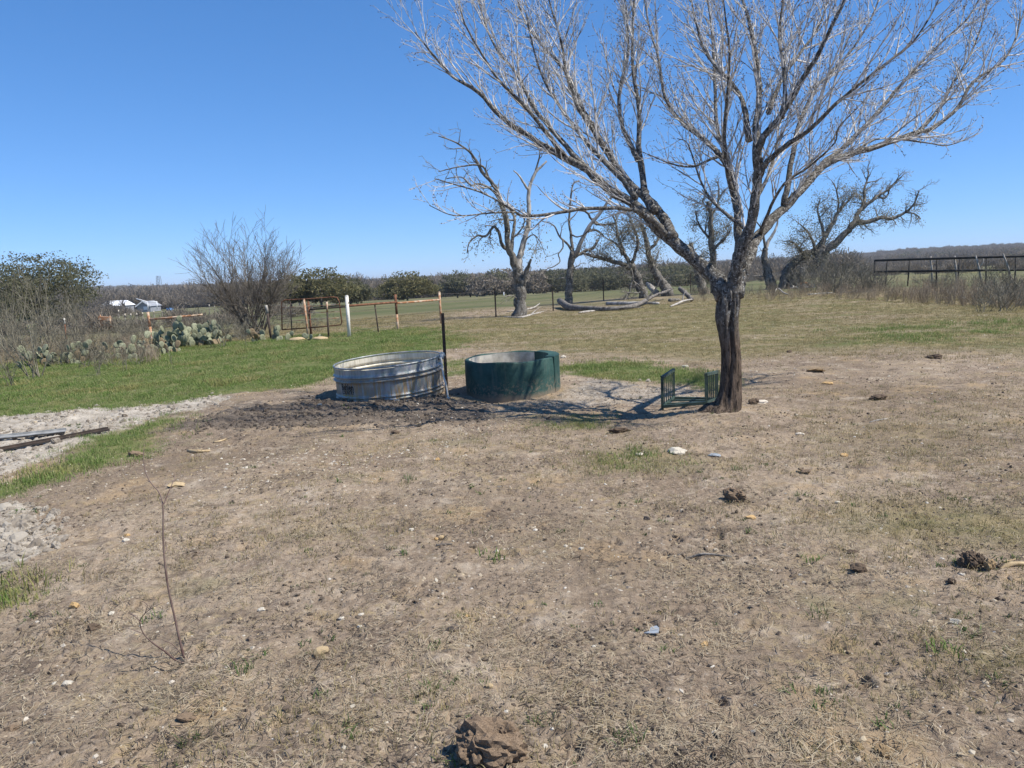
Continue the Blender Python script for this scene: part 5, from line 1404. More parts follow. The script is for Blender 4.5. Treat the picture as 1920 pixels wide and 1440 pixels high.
# ------------------------------------------------------------------ live oaks, far woods
def crown_mesh(name, blobs, n, sz, mat, seed):
    q = np.random.default_rng(seed); pts = []
    tot = sum(b[3] * b[4] for b in blobs)
    for cx, cy, cz, rx, rz in blobs:
        k = int(n * rx * rz / tot); v = q.normal(size=(k, 3)); v /= np.linalg.norm(v, axis=1, keepdims=True)
        rad = q.uniform(.55, 1.0, (k, 1)) ** .6; lump = 1 + .22 * np.sin(v[:, :1] * 5 + cx) * np.sin(v[:, 1:2] * 5 + cy) + .15 * np.sin(v[:, 2:3] * 9 + cz * 3) + .1 * np.sin(v[:, :1] * 13 + 2)
        p = v * rad * lump * np.array([rx, rx, rz]) + np.array([cx, cy, cz]); pts.append(p)
    p = np.concatenate(pts); cl = q.normal(size=(max(8, n // 25), 3)) ; 
    p = p[gnoise(p[:, 0] / sz / 3.2 + p[:, 1], p[:, 2] / sz / 3.2 + p[:, 1] * .7, seed) > -.22]
    return leaf_mesh(name, p, sz, mat)

def oak(name, b, h, wd, label, seed, mat='oak_leaf', group=None, n=5000, share=None, trunk_h=.25, low=.12, leafsz=None):
    n = int(n * 2.2); leafsz = leafsz and leafsz * .62
    t = thing(name, b, label, 'tree', group); q = random.Random(seed)
    if share:
        for src in share:
            o = src.copy(); COL.objects.link(o); o.parent = t
        k = h / share[0]['h0']; t.scale = (wd / share[0]['w0'], wd / share[0]['w0'], k); t.rotation_euler = (0, 0, q.uniform(0, 6.28)); return t
    blobs = []
    for k in range(16):
        a = q.uniform(0, 6.283); r = q.uniform(.12, .40) * wd; rz = q.uniform(.12, .24) * h
        blobs.append((r * math.cos(a), r * math.sin(a), h * (low + .18 + .45 * q.random() * (1 - r / wd)), q.uniform(.11, .24) * wd, rz))
    blobs.append((0, 0, h * .70, .30 * wd, h * .28)); blobs.append((.05 * wd, 0, h * .45, .36 * wd, h * .28))
    c = link('crown', crown_mesh('crown', blobs, n, leafsz or h * .020, M[mat], seed), t); c['h0'] = h; c['w0'] = wd; c['kind'] = 'stuff'
    mb = MB(); top = Vector((0, 0, h * .5))
    mb.tube([Vector((0, 0, -.3)), Vector((q.uniform(-.1, .1), 0, h * trunk_h)), top], [h * .035, h * .03, h * .015], 7)
    for k in range(5):
        a = q.uniform(0, 6.283); mb.tube(catmull([Vector((0, 0, h * trunk_h)), Vector((math.cos(a) * wd * .15, math.sin(a) * wd * .15, h * .45)), Vector((math.cos(a) * wd * .33, math.sin(a) * wd * .33, h * .68))], 2), [h * .02, h * .017, h * .013, h * .009, h * .005], 5)
    tr = mb.build('trunk', M['oak_bark'], t); tr['h0'] = h; tr['w0'] = wd
    return t
def at_far(px, py, d):
    b = P(px, py, d); b.z = float(base_h(b.x, b.y)); return b
def seen_h(px, ytop, b):
    """height that puts the top at that pixel row"""
    v = P(px, ytop, b.y); return v.z - b.z
def big_oak(px, d, ytop, wpx, label, seed, mat, **k):
    b = at_far(px, 560, d); return oak('live_oak', b, seen_h(px, ytop, b), wpx * d / F_PX, label, seed, mat, **k)
big_oak(70, 62, 468, 250, 'large dark live oak at the left edge with sky showing through its crown', 31, 'oak_leaf_dark', n=9500, trunk_h=.3, low=.22, leafsz=.10)
big_oak(18, 80, 488, 150, 'second live oak behind the large left one', 32, 'oak_leaf_dark', n=4500, leafsz=.15)
big_oak(602, 112, 503, 168, 'broad olive green live oak behind the gate', 33, 'oak_leaf', n=10000, low=.08, leafsz=.20)
big_oak(545, 125, 512, 85, 'live oak half hidden behind the mesquite twigs', 34, 'oak_leaf', n=5500, low=.08, leafsz=.22)
big_oak(657, 120, 519, 86, 'lower live oak joined to the right side of the broad one', 35, 'oak_leaf_dark', n=5000, low=.06, leafsz=.20)
big_oak(764, 150, 510, 132, 'rounded yellowish live oak behind the pipe rail', 36, 'oak_leaf', n=9000, low=.06, leafsz=.24)
ring = [(858, 508, 70, 1), (882, 514, 60, 1), (905, 510, 70, 0), (930, 505, 66, 1), (952, 500, 70, 0), (1000, 506, 70, 0), (1018, 505, 60, 1), (1046, 503, 76, 1), (1072, 502, 60, 1), (1098, 501, 75, 1), (1126, 499, 70, 1), (1152, 500, 64, 1), (1180, 503, 60, 0), (1208, 500, 66, 1), (1240, 497, 66, 1), (1268, 493, 74, 1), (1290, 496, 62, 1), (1308, 499, 50, 1)]
proto = None
words = ['dark', 'greyish']
lab = ['first oak of the far treeline right of the pipe rail', 'low oak second in the far treeline', 'rounded grey oak in the far treeline before the dead oak', 'dark oak in the far treeline left of the dead oak trunk', 'grey oak directly behind the tall dead oak trunk', 'grey oak just right of the tall dead oak trunk', 'dark low oak left of the slender dead oak', 'dark oak touching the slender dead oak on its left', 'dark oak directly behind the slender dead oak', 'wide dark oak over the left half of the long fallen trunk', 'dark oak above the middle of the long fallen trunk', 'dark oak left of the twin trunks', 'grey low oak seen between the twin trunks', 'dark oak behind the right one of the twin trunks', 'dark oak right of the twin trunks', 'tall dark oak above the broken limb', 'dark oak left of the big bare tree limb', 'small dark oak beside the half hidden leaning oak']
for i, (px, yt, wp, dk) in enumerate(ring):
    d = 235 + 12 * math.sin(i * 2.1); b = at_far(px, 555, d); h = seen_h(px, yt, b)
    if proto is None or i in (2, 7):
        wp *= 1.0; t = oak('treeline_oak', b, h, 1.35 * wp * d / F_PX, lab[i], 60 + i, ('brush_dark', 'oak_leaf_dark')[dk] if i != 2 else 'brush_far', 'oaks of the far treeline', n=3000, low=.0, leafsz=.42)
        sh = [c for c in t.children]
        if i == 0: proto = {1: sh, 0: sh}
        elif i == 2: proto[0] = sh
        else: proto[1] = sh
    else:
        oak('treeline_oak', b, h, 1.35 * wp * d / F_PX, lab[i], 60 + i, group='oaks of the far treeline', share=proto[dk])

def twiggy_mesh(name, blobs, n, mat, seed):
    q = np.random.default_rng(seed); P_ = []
    for cx, cy, cz, rx, rz in blobs:
        k = n // len(blobs); v = q.normal(size=(k, 3)); v /= np.linalg.norm(v, axis=1, keepdims=True)
        P_.append(v * q.uniform(.2, 1, (k, 1)) * np.array([rx, rx, rz]) + np.array([cx, cy, cz]))
    p = np.concatenate(P_); m_ = len(p); up = p - np.array([0, 0, .1]); up /= np.linalg.norm(up, axis=1, keepdims=True) + 1e-6
    a = up * .7 + q.normal(size=(m_, 3)) * .45 + np.array([0, 0, .5]); a /= np.linalg.norm(a, axis=1, keepdims=True)
    b = np.cross(a, q.normal(size=(m_, 3))); b /= np.linalg.norm(b, axis=1, keepdims=True) + 1e-9
    return quads_mesh(name, p, a * q.uniform(.06, .17, (m_, 1)), b * q.uniform(.006, .016, (m_, 1)), mat)

def far_woods():
    prot = []
    for k in range(6):
        q = random.Random(500 + k); bl = [(q.uniform(-.5, .5), q.uniform(-.5, .5), .45 + .3 * q.random(), .5, .42) for _ in range(5)]
        prot.append(twiggy_mesh('scrub_clump', bl, 480, M['brush_far'], 600 + k) if k < 4 else crown_mesh('scrub_clump', bl, 260, .075, M['brush_dark'], 600 + k))
    c1 = proto_collection('scrub_clump', prot[:4]); c2 = proto_collection('cedar_clump', prot[4:])
    def put(name, n, d0, d1, az0, az1, s0, s1, coll, label, dens_seed, thr=-1.0):
        u = nrg.random(n); d = np.exp(np.log(d0) + u * (np.log(d1) - np.log(d0))); az = np.radians(nrg.uniform(az0, az1, n)); x, y = d * np.sin(az), d * np.cos(az)
        k = gnoise(x / 120, y / 120, dens_seed) > thr; x, y = x[k], y[k]; z = base_h(x, y) - .3
        s = nrg.uniform(s0, s1, len(x)); sc_ = np.stack([s * 1.2, s * 1.2, s * nrg.uniform(.8, 1.25, len(x))], 1)
        scatter(name, np.stack([x, y, z], 1), rot_z(len(x)), sc_, coll, label)
    put('far_woods', 20000, 430, 2400, -46, 46, 3.0, 6.0, c1, 'grey brown leafless woods over the far hills', 701)
    put('far_cedars', 2600, 400, 2200, -46, 46, 3.0, 5.5, c2, 'dark cedars scattered through the far woods', 702, -.1)
    put('left_woods', 1300, 385, 480, -46, -11, 5.0, 9.5, c1, 'leafless brown wood behind the far house', 703)
    put('mid_brush', 420, 95, 300, 14, 46, 1.2, 2.8, c1, 'grey brush in the dip behind the corral', 704, .05)
    put('left_scrub', 200, 110, 260, -40, -12, .8, 2.2, c1, 'grey scrub in the left pasture', 705, .25)
    put('centre_woods', 700, 300, 440, -12, 24, 4.5, 8.5, c1, 'leafless grey wood behind the far oaks', 706)
    put('yard_scrub', 46, 232, 280, -29.6, -26.0, 1.6, 3.6, c1, 'scrub screening the far house', 707)
    put('pasture_scrub', 300, 60, 200, -40, -13, .7, 1.6, c1, 'low scrub over the left pasture', 708, -.1)
    # field right of the bare tree, dry stalks
    stp = []
    for k in range(4):
        q = random.Random(800 + k); mb = MB()
        for _ in range(9):
            a = q.uniform(0, 6.283); p = Vector((q.uniform(-.15, .15), q.uniform(-.15, .15), 0)); e = p + Vector((math.cos(a) * .18, math.sin(a) * .18, q.uniform(.5, 1.0)))
            m_ = p.lerp(e, .5) + rvec(q) * .04; mb.tube([p, m_, e], [.008, .006, .004], 3, False)
            for _ in range(4):
                f = q.uniform(.35, .95); s_ = p.lerp(e, f); mb.tube([s_, s_ + Vector((q.uniform(-.13, .13), q.uniform(-.13, .13), q.uniform(.05, .18)))], [.005, .003], 3, False)
        stp.append(mb.mesh('dry_stalks', M['stalk'], False))
    cs = proto_collection('dry_stalks', stp)
    x, y = [], []
    pix = []
    for _ in range(900):
        px = rng.uniform(1480, 1990); k = (px - 1480) / 510
        py = rng.uniform(541 - 4 * k, 560 + 28 * k ** 1.5) 
        if rng.random() < .25 + .75 * k: pix.append((px, py))
    for _ in range(350): pix.append((rng.uniform(-40, 300), rng.uniform(640, 682)))
    for _ in range(60): pix.append((rng.uniform(1290, 1500), rng.uniform(548, 566)))
    g_ = [G(*p) for p in pix]; x = np.array([v.x for v in g_]); y = np.array([v.y for v in g_]); 
    s = nrg.uniform(.3, .85, len(x)); s[x < 0] *= .8
    z = mid_h(x, y) - .03
    scatter('dry_stalks', np.stack([x, y, z], 1), rot_z(len(x), .1), s, cs, 'brown dry weed stalks standing at the pasture edge')
far_woods()

# ------------------------------------------------------------------ far homestead
def homestead():
    D = 300
    def W(px, py, d=D): return P(px, py, d)
    b = at_far(270, 583, D); t = thing('barn', b, 'far grey gabled shed with a white open frame at its side', 'shed')
    u = D / F_PX; h1 = 14 * u; h2 = 19 * u; wd = 25 * u; dp = 9
    mb = MB(); v = [(-wd / 2, 0, -1), (wd / 2, 0, -1), (wd / 2, 0, h1 * .8), (0, 0, h2), (-wd / 2, 0, h1 * .8)]; v += [(x_, dp, z_) for x_, _, z_ in v]
    mb.add(v, [(0, 1, 2, 3, 4), (9, 8, 7, 6, 5), (0, 5, 6, 1), (1, 6, 7, 2), (4, 9, 5, 0)]); mb.build('wall', M['shed_grey'], t, False)
    mb = MB()
    for s_ in (1, -1): mb.bar((0, dp / 2, h2 + .15), (s_ * wd * .56, dp / 2, h1 * .8 - .25), dp + 1.0, .15, (0, 0, 1))
    mb.build('roof', M['shed_grey'], t, False)
    for s_ in (1, -1):
        mb = MB(); mb.bar((0, -.6, h2 + .2), (s_ * wd * .57, -.6, h1 * .8 - .25), .12, .4, (0, 0, 1)); mb.build('fascia', M['white_metal'], t, False)
    mb = MB(); mb.box((3.2 * u, -.06, 7 * u), 7 * u, .1, 6 * u); mb.build('window', M['white_metal'], t, False)
    fr_ = thing('pole_frame', at_far(286, 583, D - 6), 'far white post and beam frame right of the grey shed', 'frame'); o = Vector(fr_.location)
    pole(fr_, o, 'post', W(277, 566, D - 6), W(277.5, 583, D - 6), .35, 'white_metal', 6); pole(fr_, o, 'post', W(294, 566, D - 6), W(294.5, 580, D - 6), .35, 'white_metal', 6)
    pole(fr_, o, 'beam', W(276, 566, D - 6), W(295, 565.5, D - 6), .35, 'white_metal', 6); pole(fr_, o, 'beam', W(255, 560, D - 6), W(277, 566, D - 6), .35, 'white_metal', 6)
    b = at_far(214, 580, D + 8); hs = thing('house', b, 'far low house with a bright white metal roof', 'house')
    hw = 46 * u; mb = MB(); mb.box((0, 3, 1.2), hw, 7, 3.6); mb.build('wall', M['shed_grey'], hs, False)
    mb = MB(); mb.bar((-hw * .55, -1, 2.9), (hw * .55, -1, 2.9), .2, .2)
    mb.add([(-hw * .54, -1.4, 2.9), (hw * .54, -1.4, 2.9), (hw * .42, 3.2, 4.9), (-hw * .42, 3.2, 4.9), (-hw * .54, 7.6, 2.9), (hw * .54, 7.6, 2.9)], [(0, 1, 2, 3), (3, 2, 5, 4), (0, 3, 4), (1, 5, 2)]); mb.build('roof', M['white_metal'], hs, False)
    for k in range(4):
        mb = MB(); mb.box((-hw * .36 + k * hw * .24, -.56, 1.5), 1.6, .12, 1.3); mb.build('window', M['dark_open'], hs, False)
    # parked white car
    b = at_far(175, 584, D - 4); c = thing('parked_car', b, 'far white car parked left of the white roofed house', 'car'); L_ = 4.7
    prof = [(-.5, .35), (-.5, .75), (-.44, .95), (-.22, 1.02), (-.10, 1.42), (.22, 1.45), (.38, 1.05), (.49, .95), (.5, .35)]
    def ext(pr, w_, name, mat, zo=0):
        mb = MB(); n = len(pr); v = [(x_ * L_, -w_ / 2, z_ + zo) for x_, z_ in pr] + [(x_ * L_, w_ / 2, z_ + zo) for x_, z_ in pr]
        mb.add(v, [tuple(range(n)), tuple(range(2 * n - 1, n - 1, -1))] + [(i, n + i, n + (i + 1) % n, (i + 1) % n) for i in range(n)]); mb.build(name, M[mat], c, False)
    ext(prof, 1.75, 'body', 'white_metal'); ext([(-.20, 1.04), (-.095, 1.36), (.20, 1.38), (.33, 1.06)], 1.80, 'window', 'dark_open')
    for sx in (-.32, .32):
        for sy in (-.84, .84):
            mb = MB(); mb.tube([(sx * L_, sy - .1, .34), (sx * L_, sy + .1, .34)], .34, 14); mb.build('wheel', M['black_pipe'], c)
    b = at_far(318, 577, D + 5); k_ = thing('blue_trough', b, 'far small bright blue tub in the pasture right of the shed', 'tub')
    mb = MB(); mb.lathe([(1.1, 0), (1.35, .95), (1.25, .95), (1.0, .1), (.001, .1)], 20, False); mb.build('tub', M['blue'], k_, True)
    mb = MB(); mb.lathe([(1.38, .9), (1.42, .97), (1.30, 1.0), (1.28, .93)], 20, True); mb.build('rim', M['blue'], k_, True)
    # lattice tower on the skyline
    d = 900; b = at_far(299, 540, d); tt = thing('lattice_tower', b, 'thin lattice tower standing on the left skyline', 'tower'); H = seen_h(298, 517, b)
    for sx in (-1, 1):
        for sy in (-1, 1):
            mb = MB(); mb.tube([(sx * 2.6, sy * 2.6, -1), (sx * 1.6, sy * 1.6, H)], .28, 4); mb.build('leg', M['black_pipe'], tt)
    for k in range(7):
        z0 = H * k / 7; z1 = H * (k + 1) / 7; w0 = 2.6 - k / 7; w1 = 2.6 - (k + 1) / 7
        mb = MB()
        mb.tube([(-w0, -w0, z0), (w1, -w1, z1)], .16, 3); mb.build('brace', M['black_pipe'], tt)
        mb = MB(); mb.tube([(w0, -w0, z0), (-w1, -w1, z1)], .16, 3); mb.build('brace', M['black_pipe'], tt)
    b = at_far(945, 558, 200); s_ = thing('white_marker', b, 'tiny white post in the far pasture left of the dead oak', 'post')
    mb = MB(); mb.tube([(0, 0, -.2), (0, 0, 1.1)], .11, 8); mb.build('shaft', M['white_metal'], s_); mb = MB(); mb.tube([(0, 0, 1.1), (0, 0, 1.2)], [.13, .06], 8); mb.build('cap', M['white_metal'], s_)
homestead()
shrub('bare_tree', 201, 590, 284, 7.5, 'small dark leafless tree standing before the white roof of the far house', 12, .75, 41, mat='mesquite', dens=1.6, group=None)
shrub('bare_tree', 232, 589, 286, 5.0, 'thin leafless tree between the far house and the grey shed', 9, .8, 42, mat='mesquite', dens=1.4, group=None)
shrub('bare_tree', 170, 589, 275, 6.0, 'leafless brush tree left of the far house', 10, .8, 43, mat='mesquite', dens=1.5, group=None)

# ------------------------------------------------------------------ scrap heap beside the sprawling oak
def scrap_heap():
    q = random.Random(4)
    data = [(1500, 549, .9, .5, 'steel_sheet', 'crumpled grey metal sheet at the left of the scrap heap'), (1512, 547, 1.0, .5, 'scrap', 'bluish bent sheet in the middle of the scrap heap'), (1524, 549, .8, .4, 'steel_sheet', 'grey bent sheet at the right of the scrap heap'), (1508, 551, .6, .3, 'scrap', 'small bluish sheet at the front of the scrap heap')]
    for px, py, L_, w_, mt, lb in data:
        b = foot(px, py, 49.5); mb = MB(); n, m_ = 7, 4
        for i in range(n):
            for j in range(m_):
                mb.v.append(((i / (n - 1) - .5) * L_, (j / (m_ - 1) - .5) * w_, .12 + .10 * math.sin(i * 1.9 + j) + q.uniform(-.05, .09)))
        mb.f = [(i * m_ + j, (i + 1) * m_ + j, (i + 1) * m_ + j + 1, i * m_ + j + 1) for i in range(n - 1) for j in range(m_ - 1)]
        o = mb.build('scrap_sheet', M[mt], None, False); o.location = b; o.rotation_euler = (q.uniform(.1, .4), 0, q.uniform(-.6, .6)); tag(o, lb, 'scrap metal', 'scrap sheets by the sprawling oak')
    b = foot(1507, 541, 50); mb = MB(); mb.tube(catmull([Vector((-.35, 0, .05)), Vector((-.15, 0, .3)), Vector((.15, .05, .33)), Vector((.4, 0, .12))], 3), .075, 8); o = mb.build('orange_pipe', M['orange']); o.location = b; tag(o, 'curved orange piece of plastic on top of the scrap heap', 'pipe')
    fallen('metal_bar', 'long pale bar lying on the ground before the scrap heap', [(1515, 553), (1540, 551), (1560, 550)], [2.2, 2.2, 2.2], 'steel_sheet', 'bar')
    fallen('metal_bar', 'thin pale bar lying right of the long one', [(1565, 549), (1590, 548), (1608, 547)], [1.5, 1.5, 1.5], 'bare_wood', 'bar')
scrap_heap()

# ------------------------------------------------------------------ galvanised strips lying in the pale dirt
def strips():
    for k, (pa, pb, w_, lb) in enumerate((((-70, 836), (124, 813), .13, 'upper long galvanised metal channel lying on pale dirt at the left edge'), ((-70, 862), (205, 811), .06, 'lower long narrow metal channel lying at the edge of the green strip'))):
        a, b = GG(*pa), GG(*pb); o = (a + b) / 2; ln = (b - a); L_ = ln.length; an = math.atan2(ln.y, ln.x)
        t = thing('metal_channel', o + Vector((0, 0, .045)), lb, 'metal channel', 'metal channels at the left edge', (0, -math.asin((b.z - a.z) / L_), an))
        mb = MB(); mb.box((0, 0, 0), L_, w_, .008); mb.box((0, -w_ / 2 + .004, -.0145), L_, .008, .019); mb.box((0, w_ / 2 - .004, .0165), L_, .008, .025); mb.build('web', M[('steel_sheet', 'dark_steel')[k]], t, False)
        mb = MB(); mb.box((0, -w_ / 2 - .006, -.014), L_ * .995, .010, .016); mb.build('dark_edge', M['black_pipe'], t, False)
        for i in range(5):
            mb = MB(); x_ = -L_ * .42 + i * L_ * .21; mb.box((x_, -w_ / 2 + .02, -.040), .035, .04, .070); mb.build('bracket', M['dark_steel'], t, False)
strips()

# ------------------------------------------------------------------ leafless sapling in the foreground
def sapling():
    g = GG(352, 1245); d = g.y; q = random.Random(2)
    t = thing('sapling', g, 'slender leafless reddish sapling standing in the bare soil, lower left', 'sapling')
    def run(tr, d1, w0, w1, name, par=None):
        pts, rad = trace_limb(tr, d, d + d1, w0, w1, q, 0, 4); mb = MB(); mb.tube(pts, rad, 7, True, lambda i, k: 1 + q.uniform(-.12, .12)); shifted(mb, g)
        return mb.build(name, M['sapling'], t)
    run([(352, 1247), (346, 1235), (338, 1205), (328, 1160), (316, 1105), (309, 1055), (306, 1010), (306, 960), (303, 935), (296, 920), (283, 905), (273, 885), (269, 862), (270, 840)], .25, 5.6, 1.3, 'stem')
    run([(306, 1040), (312, 1030), (310, 1015)], .1, 2, 1.2, 'twig'); run([(307, 945), (315, 925), (326, 900), (328, 890)], .2, 2.4, 1.2, 'twig'); run([(283, 905), (275, 900)], .15, 2, 1, 'twig')
    run([(350, 1245), (330, 1238), (310, 1222), (290, 1208), (275, 1195), (265, 1180), (262, 1165)], -.1, 4.4, 2, 'branch')
    run([(263, 1165), (252, 1155), (240, 1148)], 0, 2, 1.2, 'twig'); run([(262, 1164), (270, 1152), (285, 1140), (305, 1130)], 0, 2, 1.2, 'twig'); run([(268, 1188), (255, 1183), (240, 1178)], 0, 1.8, 1, 'twig')
    run([(272, 1150), (276, 1135), (268, 1128), (262, 1130)], 0, 1.8, 1, 'twig'); run([(338, 1225), (328, 1212), (318, 1205), (305, 1200)], 0, 1.8, 1, 'twig'); run([(350, 1240), (352, 1228), (356, 1222)], 0, 1.6, 1, 'twig')
M['sapling'] = two_tone('reddish_sapling_bark', (.075, .040, .034), (.21, .155, .125), 6, .7)
sapling()

# ------------------------------------------------------------------ dung, stones and scraps lying about
def ground_item(name, px, py, wpx, hpx, mat, label, cat, group, seed, flat=.6, rough=.25, sub=3, asp=.8, sink=.32):
    g = GG(px, py); sc = g.y / F_PX; w_ = wpx * sc; h_ = hpx * sc
    me = lump_mesh(name, M[mat], seed, sub, 1.0, rough, False); c = np.array([v.co[:] for v in me.vertices]); mx = np.abs(c).max(0)
    o = link(name, me, None, (g.x, g.y, g.z + h_ * (.5 - sink))); o.scale = (w_ / 2 / mx[0], w_ * asp / 2 / mx[1], h_ / 2 / mx[2]); o.rotation_euler = (0, 0, (seed * 1.7) % .8 - .4)
    return tag(o, label, cat, group)
def dung(px, py, wpx, hpx, mat, label, seed, lumps=4, tall=1.0, rings=False):
    """a heap of several crusted layers"""
    q = random.Random(seed); g = GG(px, py); s = wpx * g.y / F_PX / 2; h = hpx * g.y / F_PX
    h *= .97; g.z -= h * .05
    t = thing('dung_heap', g, label, 'dung', 'dried dung heaps')
    for k in range(lumps):
        me = lump_mesh('crust', M[mat], seed * 10 + k, 4 if wpx > 50 else 3, 1.0, .22, False)
        c = np.array([v.co[:] for v in me.vertices]); u_ = c[:, 0] * 1.7 + seed + k; v_ = c[:, 1] * 1.7 + c[:, 2] * 2.3
        dn = .30 * fbm(u_, v_, 4, seed + k, .65) + .12 * np.abs(gnoise(u_ * 4, v_ * 6, seed + 7)) - .10 * np.clip(gnoise(u_ * 2.2, v_ * 5, seed + 3) - .2, 0, 1) * 3
        c = c * (1 + dn)[:, None]; me.vertices.foreach_set('co', c.ravel()); me.update()
        a = q.uniform(0, 6.283); r = .55 * s * (k > 0) * q.uniform(.4, 1)
        o = link('crust', me, t, (r * math.cos(a), r * math.sin(a) * .7, h * (.32 if k == 0 else q.uniform(.15, .5))))
        z = s * (.72 if k == 0 else q.uniform(.26, .46)); o.scale = (z, z * .85, h * (.40 if k == 0 else q.uniform(.16, .30)) * tall); o.rotation_euler = (q.uniform(-.3, .3), q.uniform(-.3, .3), q.uniform(0, 6))
    return t
dung(922, 1432, 150, 110, 'dung', 'large dried dung heap with ridged crust at the bottom edge, centre', 1, 6)
dung(1378, 936, 56, 34, 'dung', 'tilted brown dung slab casting a shadow on bare soil', 2, 4)
dung(1822, 1062, 62, 40, 'dung_dark', 'dark crumbly dung heap near the right edge', 3, 5)
dung(1856, 1068, 34, 30, 'dung_tan', 'tan lump leaning on the dark dung heap near the right edge', 13, 3)
dung(1612, 1068, 44, 22, 'dung_dark', 'low dark dung heap between the slab and the right edge', 4, 4)
dung(1608, 1405, 42, 30, 'dung_tan', 'tan dung lump at the bottom, left piece of a pair', 5, 3)
dung(1655, 1415, 56, 36, 'dung_tan', 'wider tan dung lump at the bottom, right piece of a pair', 6, 4)
dung(352, 1356, 46, 18, 'dung', 'flat brown dung crust lying lower left', 7, 3)
dung(1160, 812, 46, 14, 'dung_dark', 'dark broken dung heap on the near side of the tree shadow', 8, 5)
dung(256, 856, 36, 16, 'dung', 'brown dung heap beyond the bare sapling', 9, 4)
dung(1645, 748, 50, 12, 'dung_dark', 'dark flat dung heap right of the tree', 10, 4)
dung(1750, 672, 44, 10, 'dung_dark', 'dark dung far right beyond the bare soil', 11, 5)
dung(1480, 661, 14, 7, 'dung_dark', 'small dark dung right of the trunk, farther off', 12, 2)
dung(1530, 698, 44, 9, 'dung_tan', 'flat tan dung right of the trunk', 14, 4)
dung(1412, 760, 26, 16, 'dung_dark', 'dark lump with pale chips just right of the trunk', 15, 3)
dung(1600, 1036, 24, 8, 'dung_dark', 'thin dark crust left above the low dung heap', 16, 2)
dung(1510, 885, 36, 9, 'dung', 'flat brown crust right of the tilted dung slab', 17, 3)
dung(742, 812, 20, 9, 'dung_dark', 'small dark lump below the tank mud', 18, 2)
dung(1342, 1425, 26, 18, 'dung_dark', 'dark clod at the bottom, right of centre', 19, 2)
dung(1785, 1092, 24, 14, 'dung_dark', 'small dark clod below the dark dung heap', 20, 2)
dung(175, 848 + 330, 36, 18, 'dung_dark', 'dark clod left of the sapling foot', 21, 3)
ST_ = [(602, 1229, 33, 22, 'stone_tan', 'chunky tan stone lying left of centre'), (876, 1153, 14, 11, 'stone_orange', 'round yellow stone in the centre foreground'), (845, 1184, 20, 15, 'stone_dark', 'dark round stone left below the round yellow one'),
       (877, 1213, 12, 9, 'stone_white', 'small cream stone below the dark round stone'), (828, 1008, 13, 11, 'stone_tan', 'yellow stone of a pair in mid field'), (818, 1011, 9, 8, 'stone_orange', 'smaller ochre stone touching the yellow one of a pair'), (772, 997, 10, 8, 'stone_white', 'white pebble left of the yellow pair'),
       (1792, 1168, 24, 16, 'stone_white', 'rounded pale stone at right with a dark shadow'), (820, 864, 12, 9, 'stone_orange', 'orange stone below the dark mud'), (1408, 971, 24, 9, 'stone_orange', 'flat ochre chip below the tilted dung slab'), (1582, 853, 20, 9, 'stone_orange', 'flat orange stone right of the tree'),
       (1272, 851, 40, 17, 'stone_white', 'largest pale stone lying before the tree'), (1198, 855, 18, 6, 'stone_white', 'flat white chip left of the largest pale stone'), (1340, 855, 28, 7, 'scrap', 'flat greyish chip right of the largest pale stone'), (1090, 1027, 12, 7, 'stone_white', 'small white stone right of the green tuft'),
       (1020, 1034, 9, 6, 'stone_white', 'white pebble near the green tuft'), (1552, 719, 22, 7, 'stone_orange', 'flat orange stone right of the trunk base'), (1285, 689, 16, 8, 'stone_white', 'pale stone behind the green frame'), (1056, 672, 12, 8, 'stone_white', 'white stone right behind the green trough'), (128, 1280, 24, 12, 'stone_white', 'pale wedge stone lower left'),
       (210, 1152, 14, 9, 'stone_white', 'white stone left of the sapling'), (918, 1296, 17, 12, 'stone_tan', 'cream stone above the large dung heap'), (850, 1020, 6, 4, 'stone_white', 'tiny pebble beside the yellow pair'), (22, 1366, 30, 16, 'dung', 'brown oval clod at the lower left corner'), (140, 1142, 22, 15, 'stone_orange', 'ochre stone at left among clods'),
       (1212, 969, 15, 12, 'stone_dark', 'dark round clod right of centre'), (1320, 1165 + 42, 20, 12, 'stone_orange', 'rusty flake right of the metal scrap'), (640, 1160, 14, 6, 'stone_white', 'white oval stone left of centre'), (678, 1153, 14, 5, 'stone_white', 'flat white stone right of the oval one'), (674, 1171, 12, 6, 'stone_white', 'white stone just below the flat one'),
       (490, 805 + 340, 18, 8, 'stone_white', 'grey white stone right of the sapling'), (1114, 1213, 12, 5, 'stone_white', 'thin cream chip left below the metal scrap'), (1738, 945, 8, 6, 'stone_white', 'white pebble in the dry grass patch'), (238, 1004, 14, 8, 'stone_orange', 'ochre stone left of the sapling tip'), (236, 1018, 16, 8, 'stone_white', 'pale flat stone below the ochre one left of the sapling'),
       (330, 910, 34, 12, 'stone_tan', 'tan slab beside the sapling top'), (97, 886, 10, 6, 'stone_white', 'white stone at the lower green strip'), (735, 1003, 8, 4, 'stone_white', 'white chip left of the white pebble'), (1570, 945, 12, 7, 'stone_white', 'pale stone right of the ochre chip'), (1500, 735 + 80, 18, 5, 'bone', 'thin bleached chip right of the trunk'),
       (1425, 756, 34, 9, 'bone', 'pale broken chips beside the dark lump by the trunk'), (600, 748 + 14, 10, 6, 'stone_white', 'white stone under the tank edge'), (745, 759, 11, 7, 'stone_white', 'whitish stone in the mud before the tank')]
for k, (px, py, w_, h_, mt, lb) in enumerate(ST_):
    ground_item('stone', px, py, w_, h_, mt, lb, 'stone', 'stones lying on the soil', 900 + k, rough=.30, sub=2)
def leafy_tuft(px, py, label, s, seed, mat='weed'):
    g = GG(px, py); mb = blades(seed, 30, .042 * s, .075 * s, 1.5, .006 * s); o = mb.build('grass_tuft', M[mat], None, False); o.location = g; tag(o, label, 'grass tuft', 'green tufts on the soil')
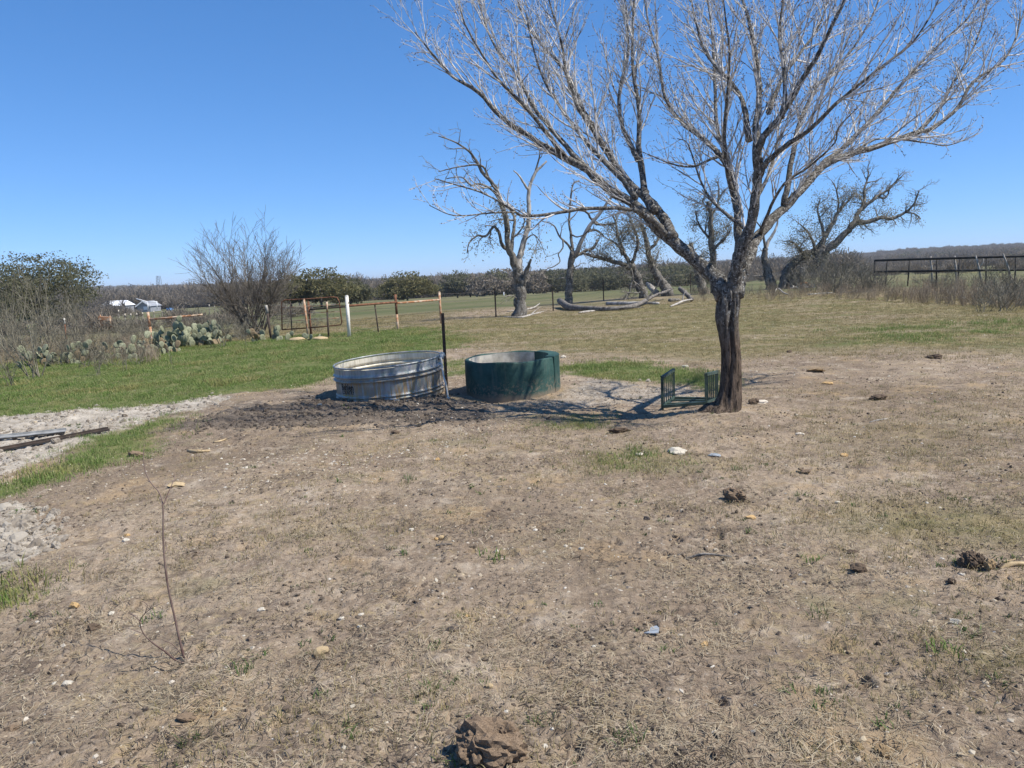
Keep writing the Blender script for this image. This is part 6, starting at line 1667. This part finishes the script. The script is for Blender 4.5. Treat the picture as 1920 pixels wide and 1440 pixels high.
for k, (px, py, s, lb, mt) in enumerate(((925, 1048, 1.3, 'green grass tuft in the middle of the bare soil', 'grass'), (815, 1300, 1.0, 'green tuft left above the large dung heap', 'weed'), (1518, 1045, 1.0, 'green tuft below the dry grass patch', 'grass'), (1175, 1400, 1.0, 'dark green sprout right of the large dung heap', 'weed'), (1018, 1360, .8, 'small green sprout beside the large dung heap', 'weed'),
        (1530, 1148, .9, 'low green weed left of the pale rounded stone', 'weed'), (450, 1262, .9, 'green sprout right of the sapling foot', 'weed'), (1770, 1225, 1.1, 'bright green tuft in the dry grass at the right', 'grass'), (1385, 880, .9, 'dark weed above the tilted dung slab', 'weed'), (355, 1395, .8, 'small weed below the flat dung crust', 'weed'), (765, 900, 1.1, 'green weeds below the orange stone', 'weed'), (290, 1158, 1.0, 'weed sprout at the sapling branch', 'weed'))):
    leafy_tuft(px, py, lb, s, 2000 + k, mt)
def metal_scrap():
    g = GG(1222, 1187); s = g.y / F_PX; mb = MB()
    out = [(-17, -3), (-4, 1), (1, 10), (14, 13), (17, 6), (12, -6), (0, -6)]
    n = len(out); mb.add([(x_ * s, y_ * s * 1.6, .012 + .0025 * x_ * s * 20) for x_, y_ in out] + [(x_ * s, y_ * s * 1.6, .007 + .0025 * x_ * s * 20) for x_, y_ in out], [tuple(range(n))[::-1], tuple(range(n, 2 * n))] + [(i, (i + 1) % n, n + (i + 1) % n, n + i) for i in range(n)])
    o = mb.build('scrap_plate', M['scrap'], None, False); o.location = g + Vector((0, 0, .012)); tag(o, 'torn grey metal scrap lying on bare soil', 'scrap metal')
metal_scrap()

# ------------------------------------------------------------------ thin dry air over the whole country
def haze():
    n = N('haze'); n.t.nodes.remove(n.b); v = n.t.nodes.new('ShaderNodeVolumePrincipled')
    v.inputs['Color'].default_value = (.80, .88, 1.0, 1); v.inputs['Density'].default_value = HAZE
    n.t.links.new(v.outputs[0], n.out.inputs['Volume'])
    mb = MB(); mb.box((0, 1500, 22), 16000, 17000, 104); o = mb.build('haze', n.m, None, False); tag(o, kind='stuff')
HAZE = 0.00016
haze()
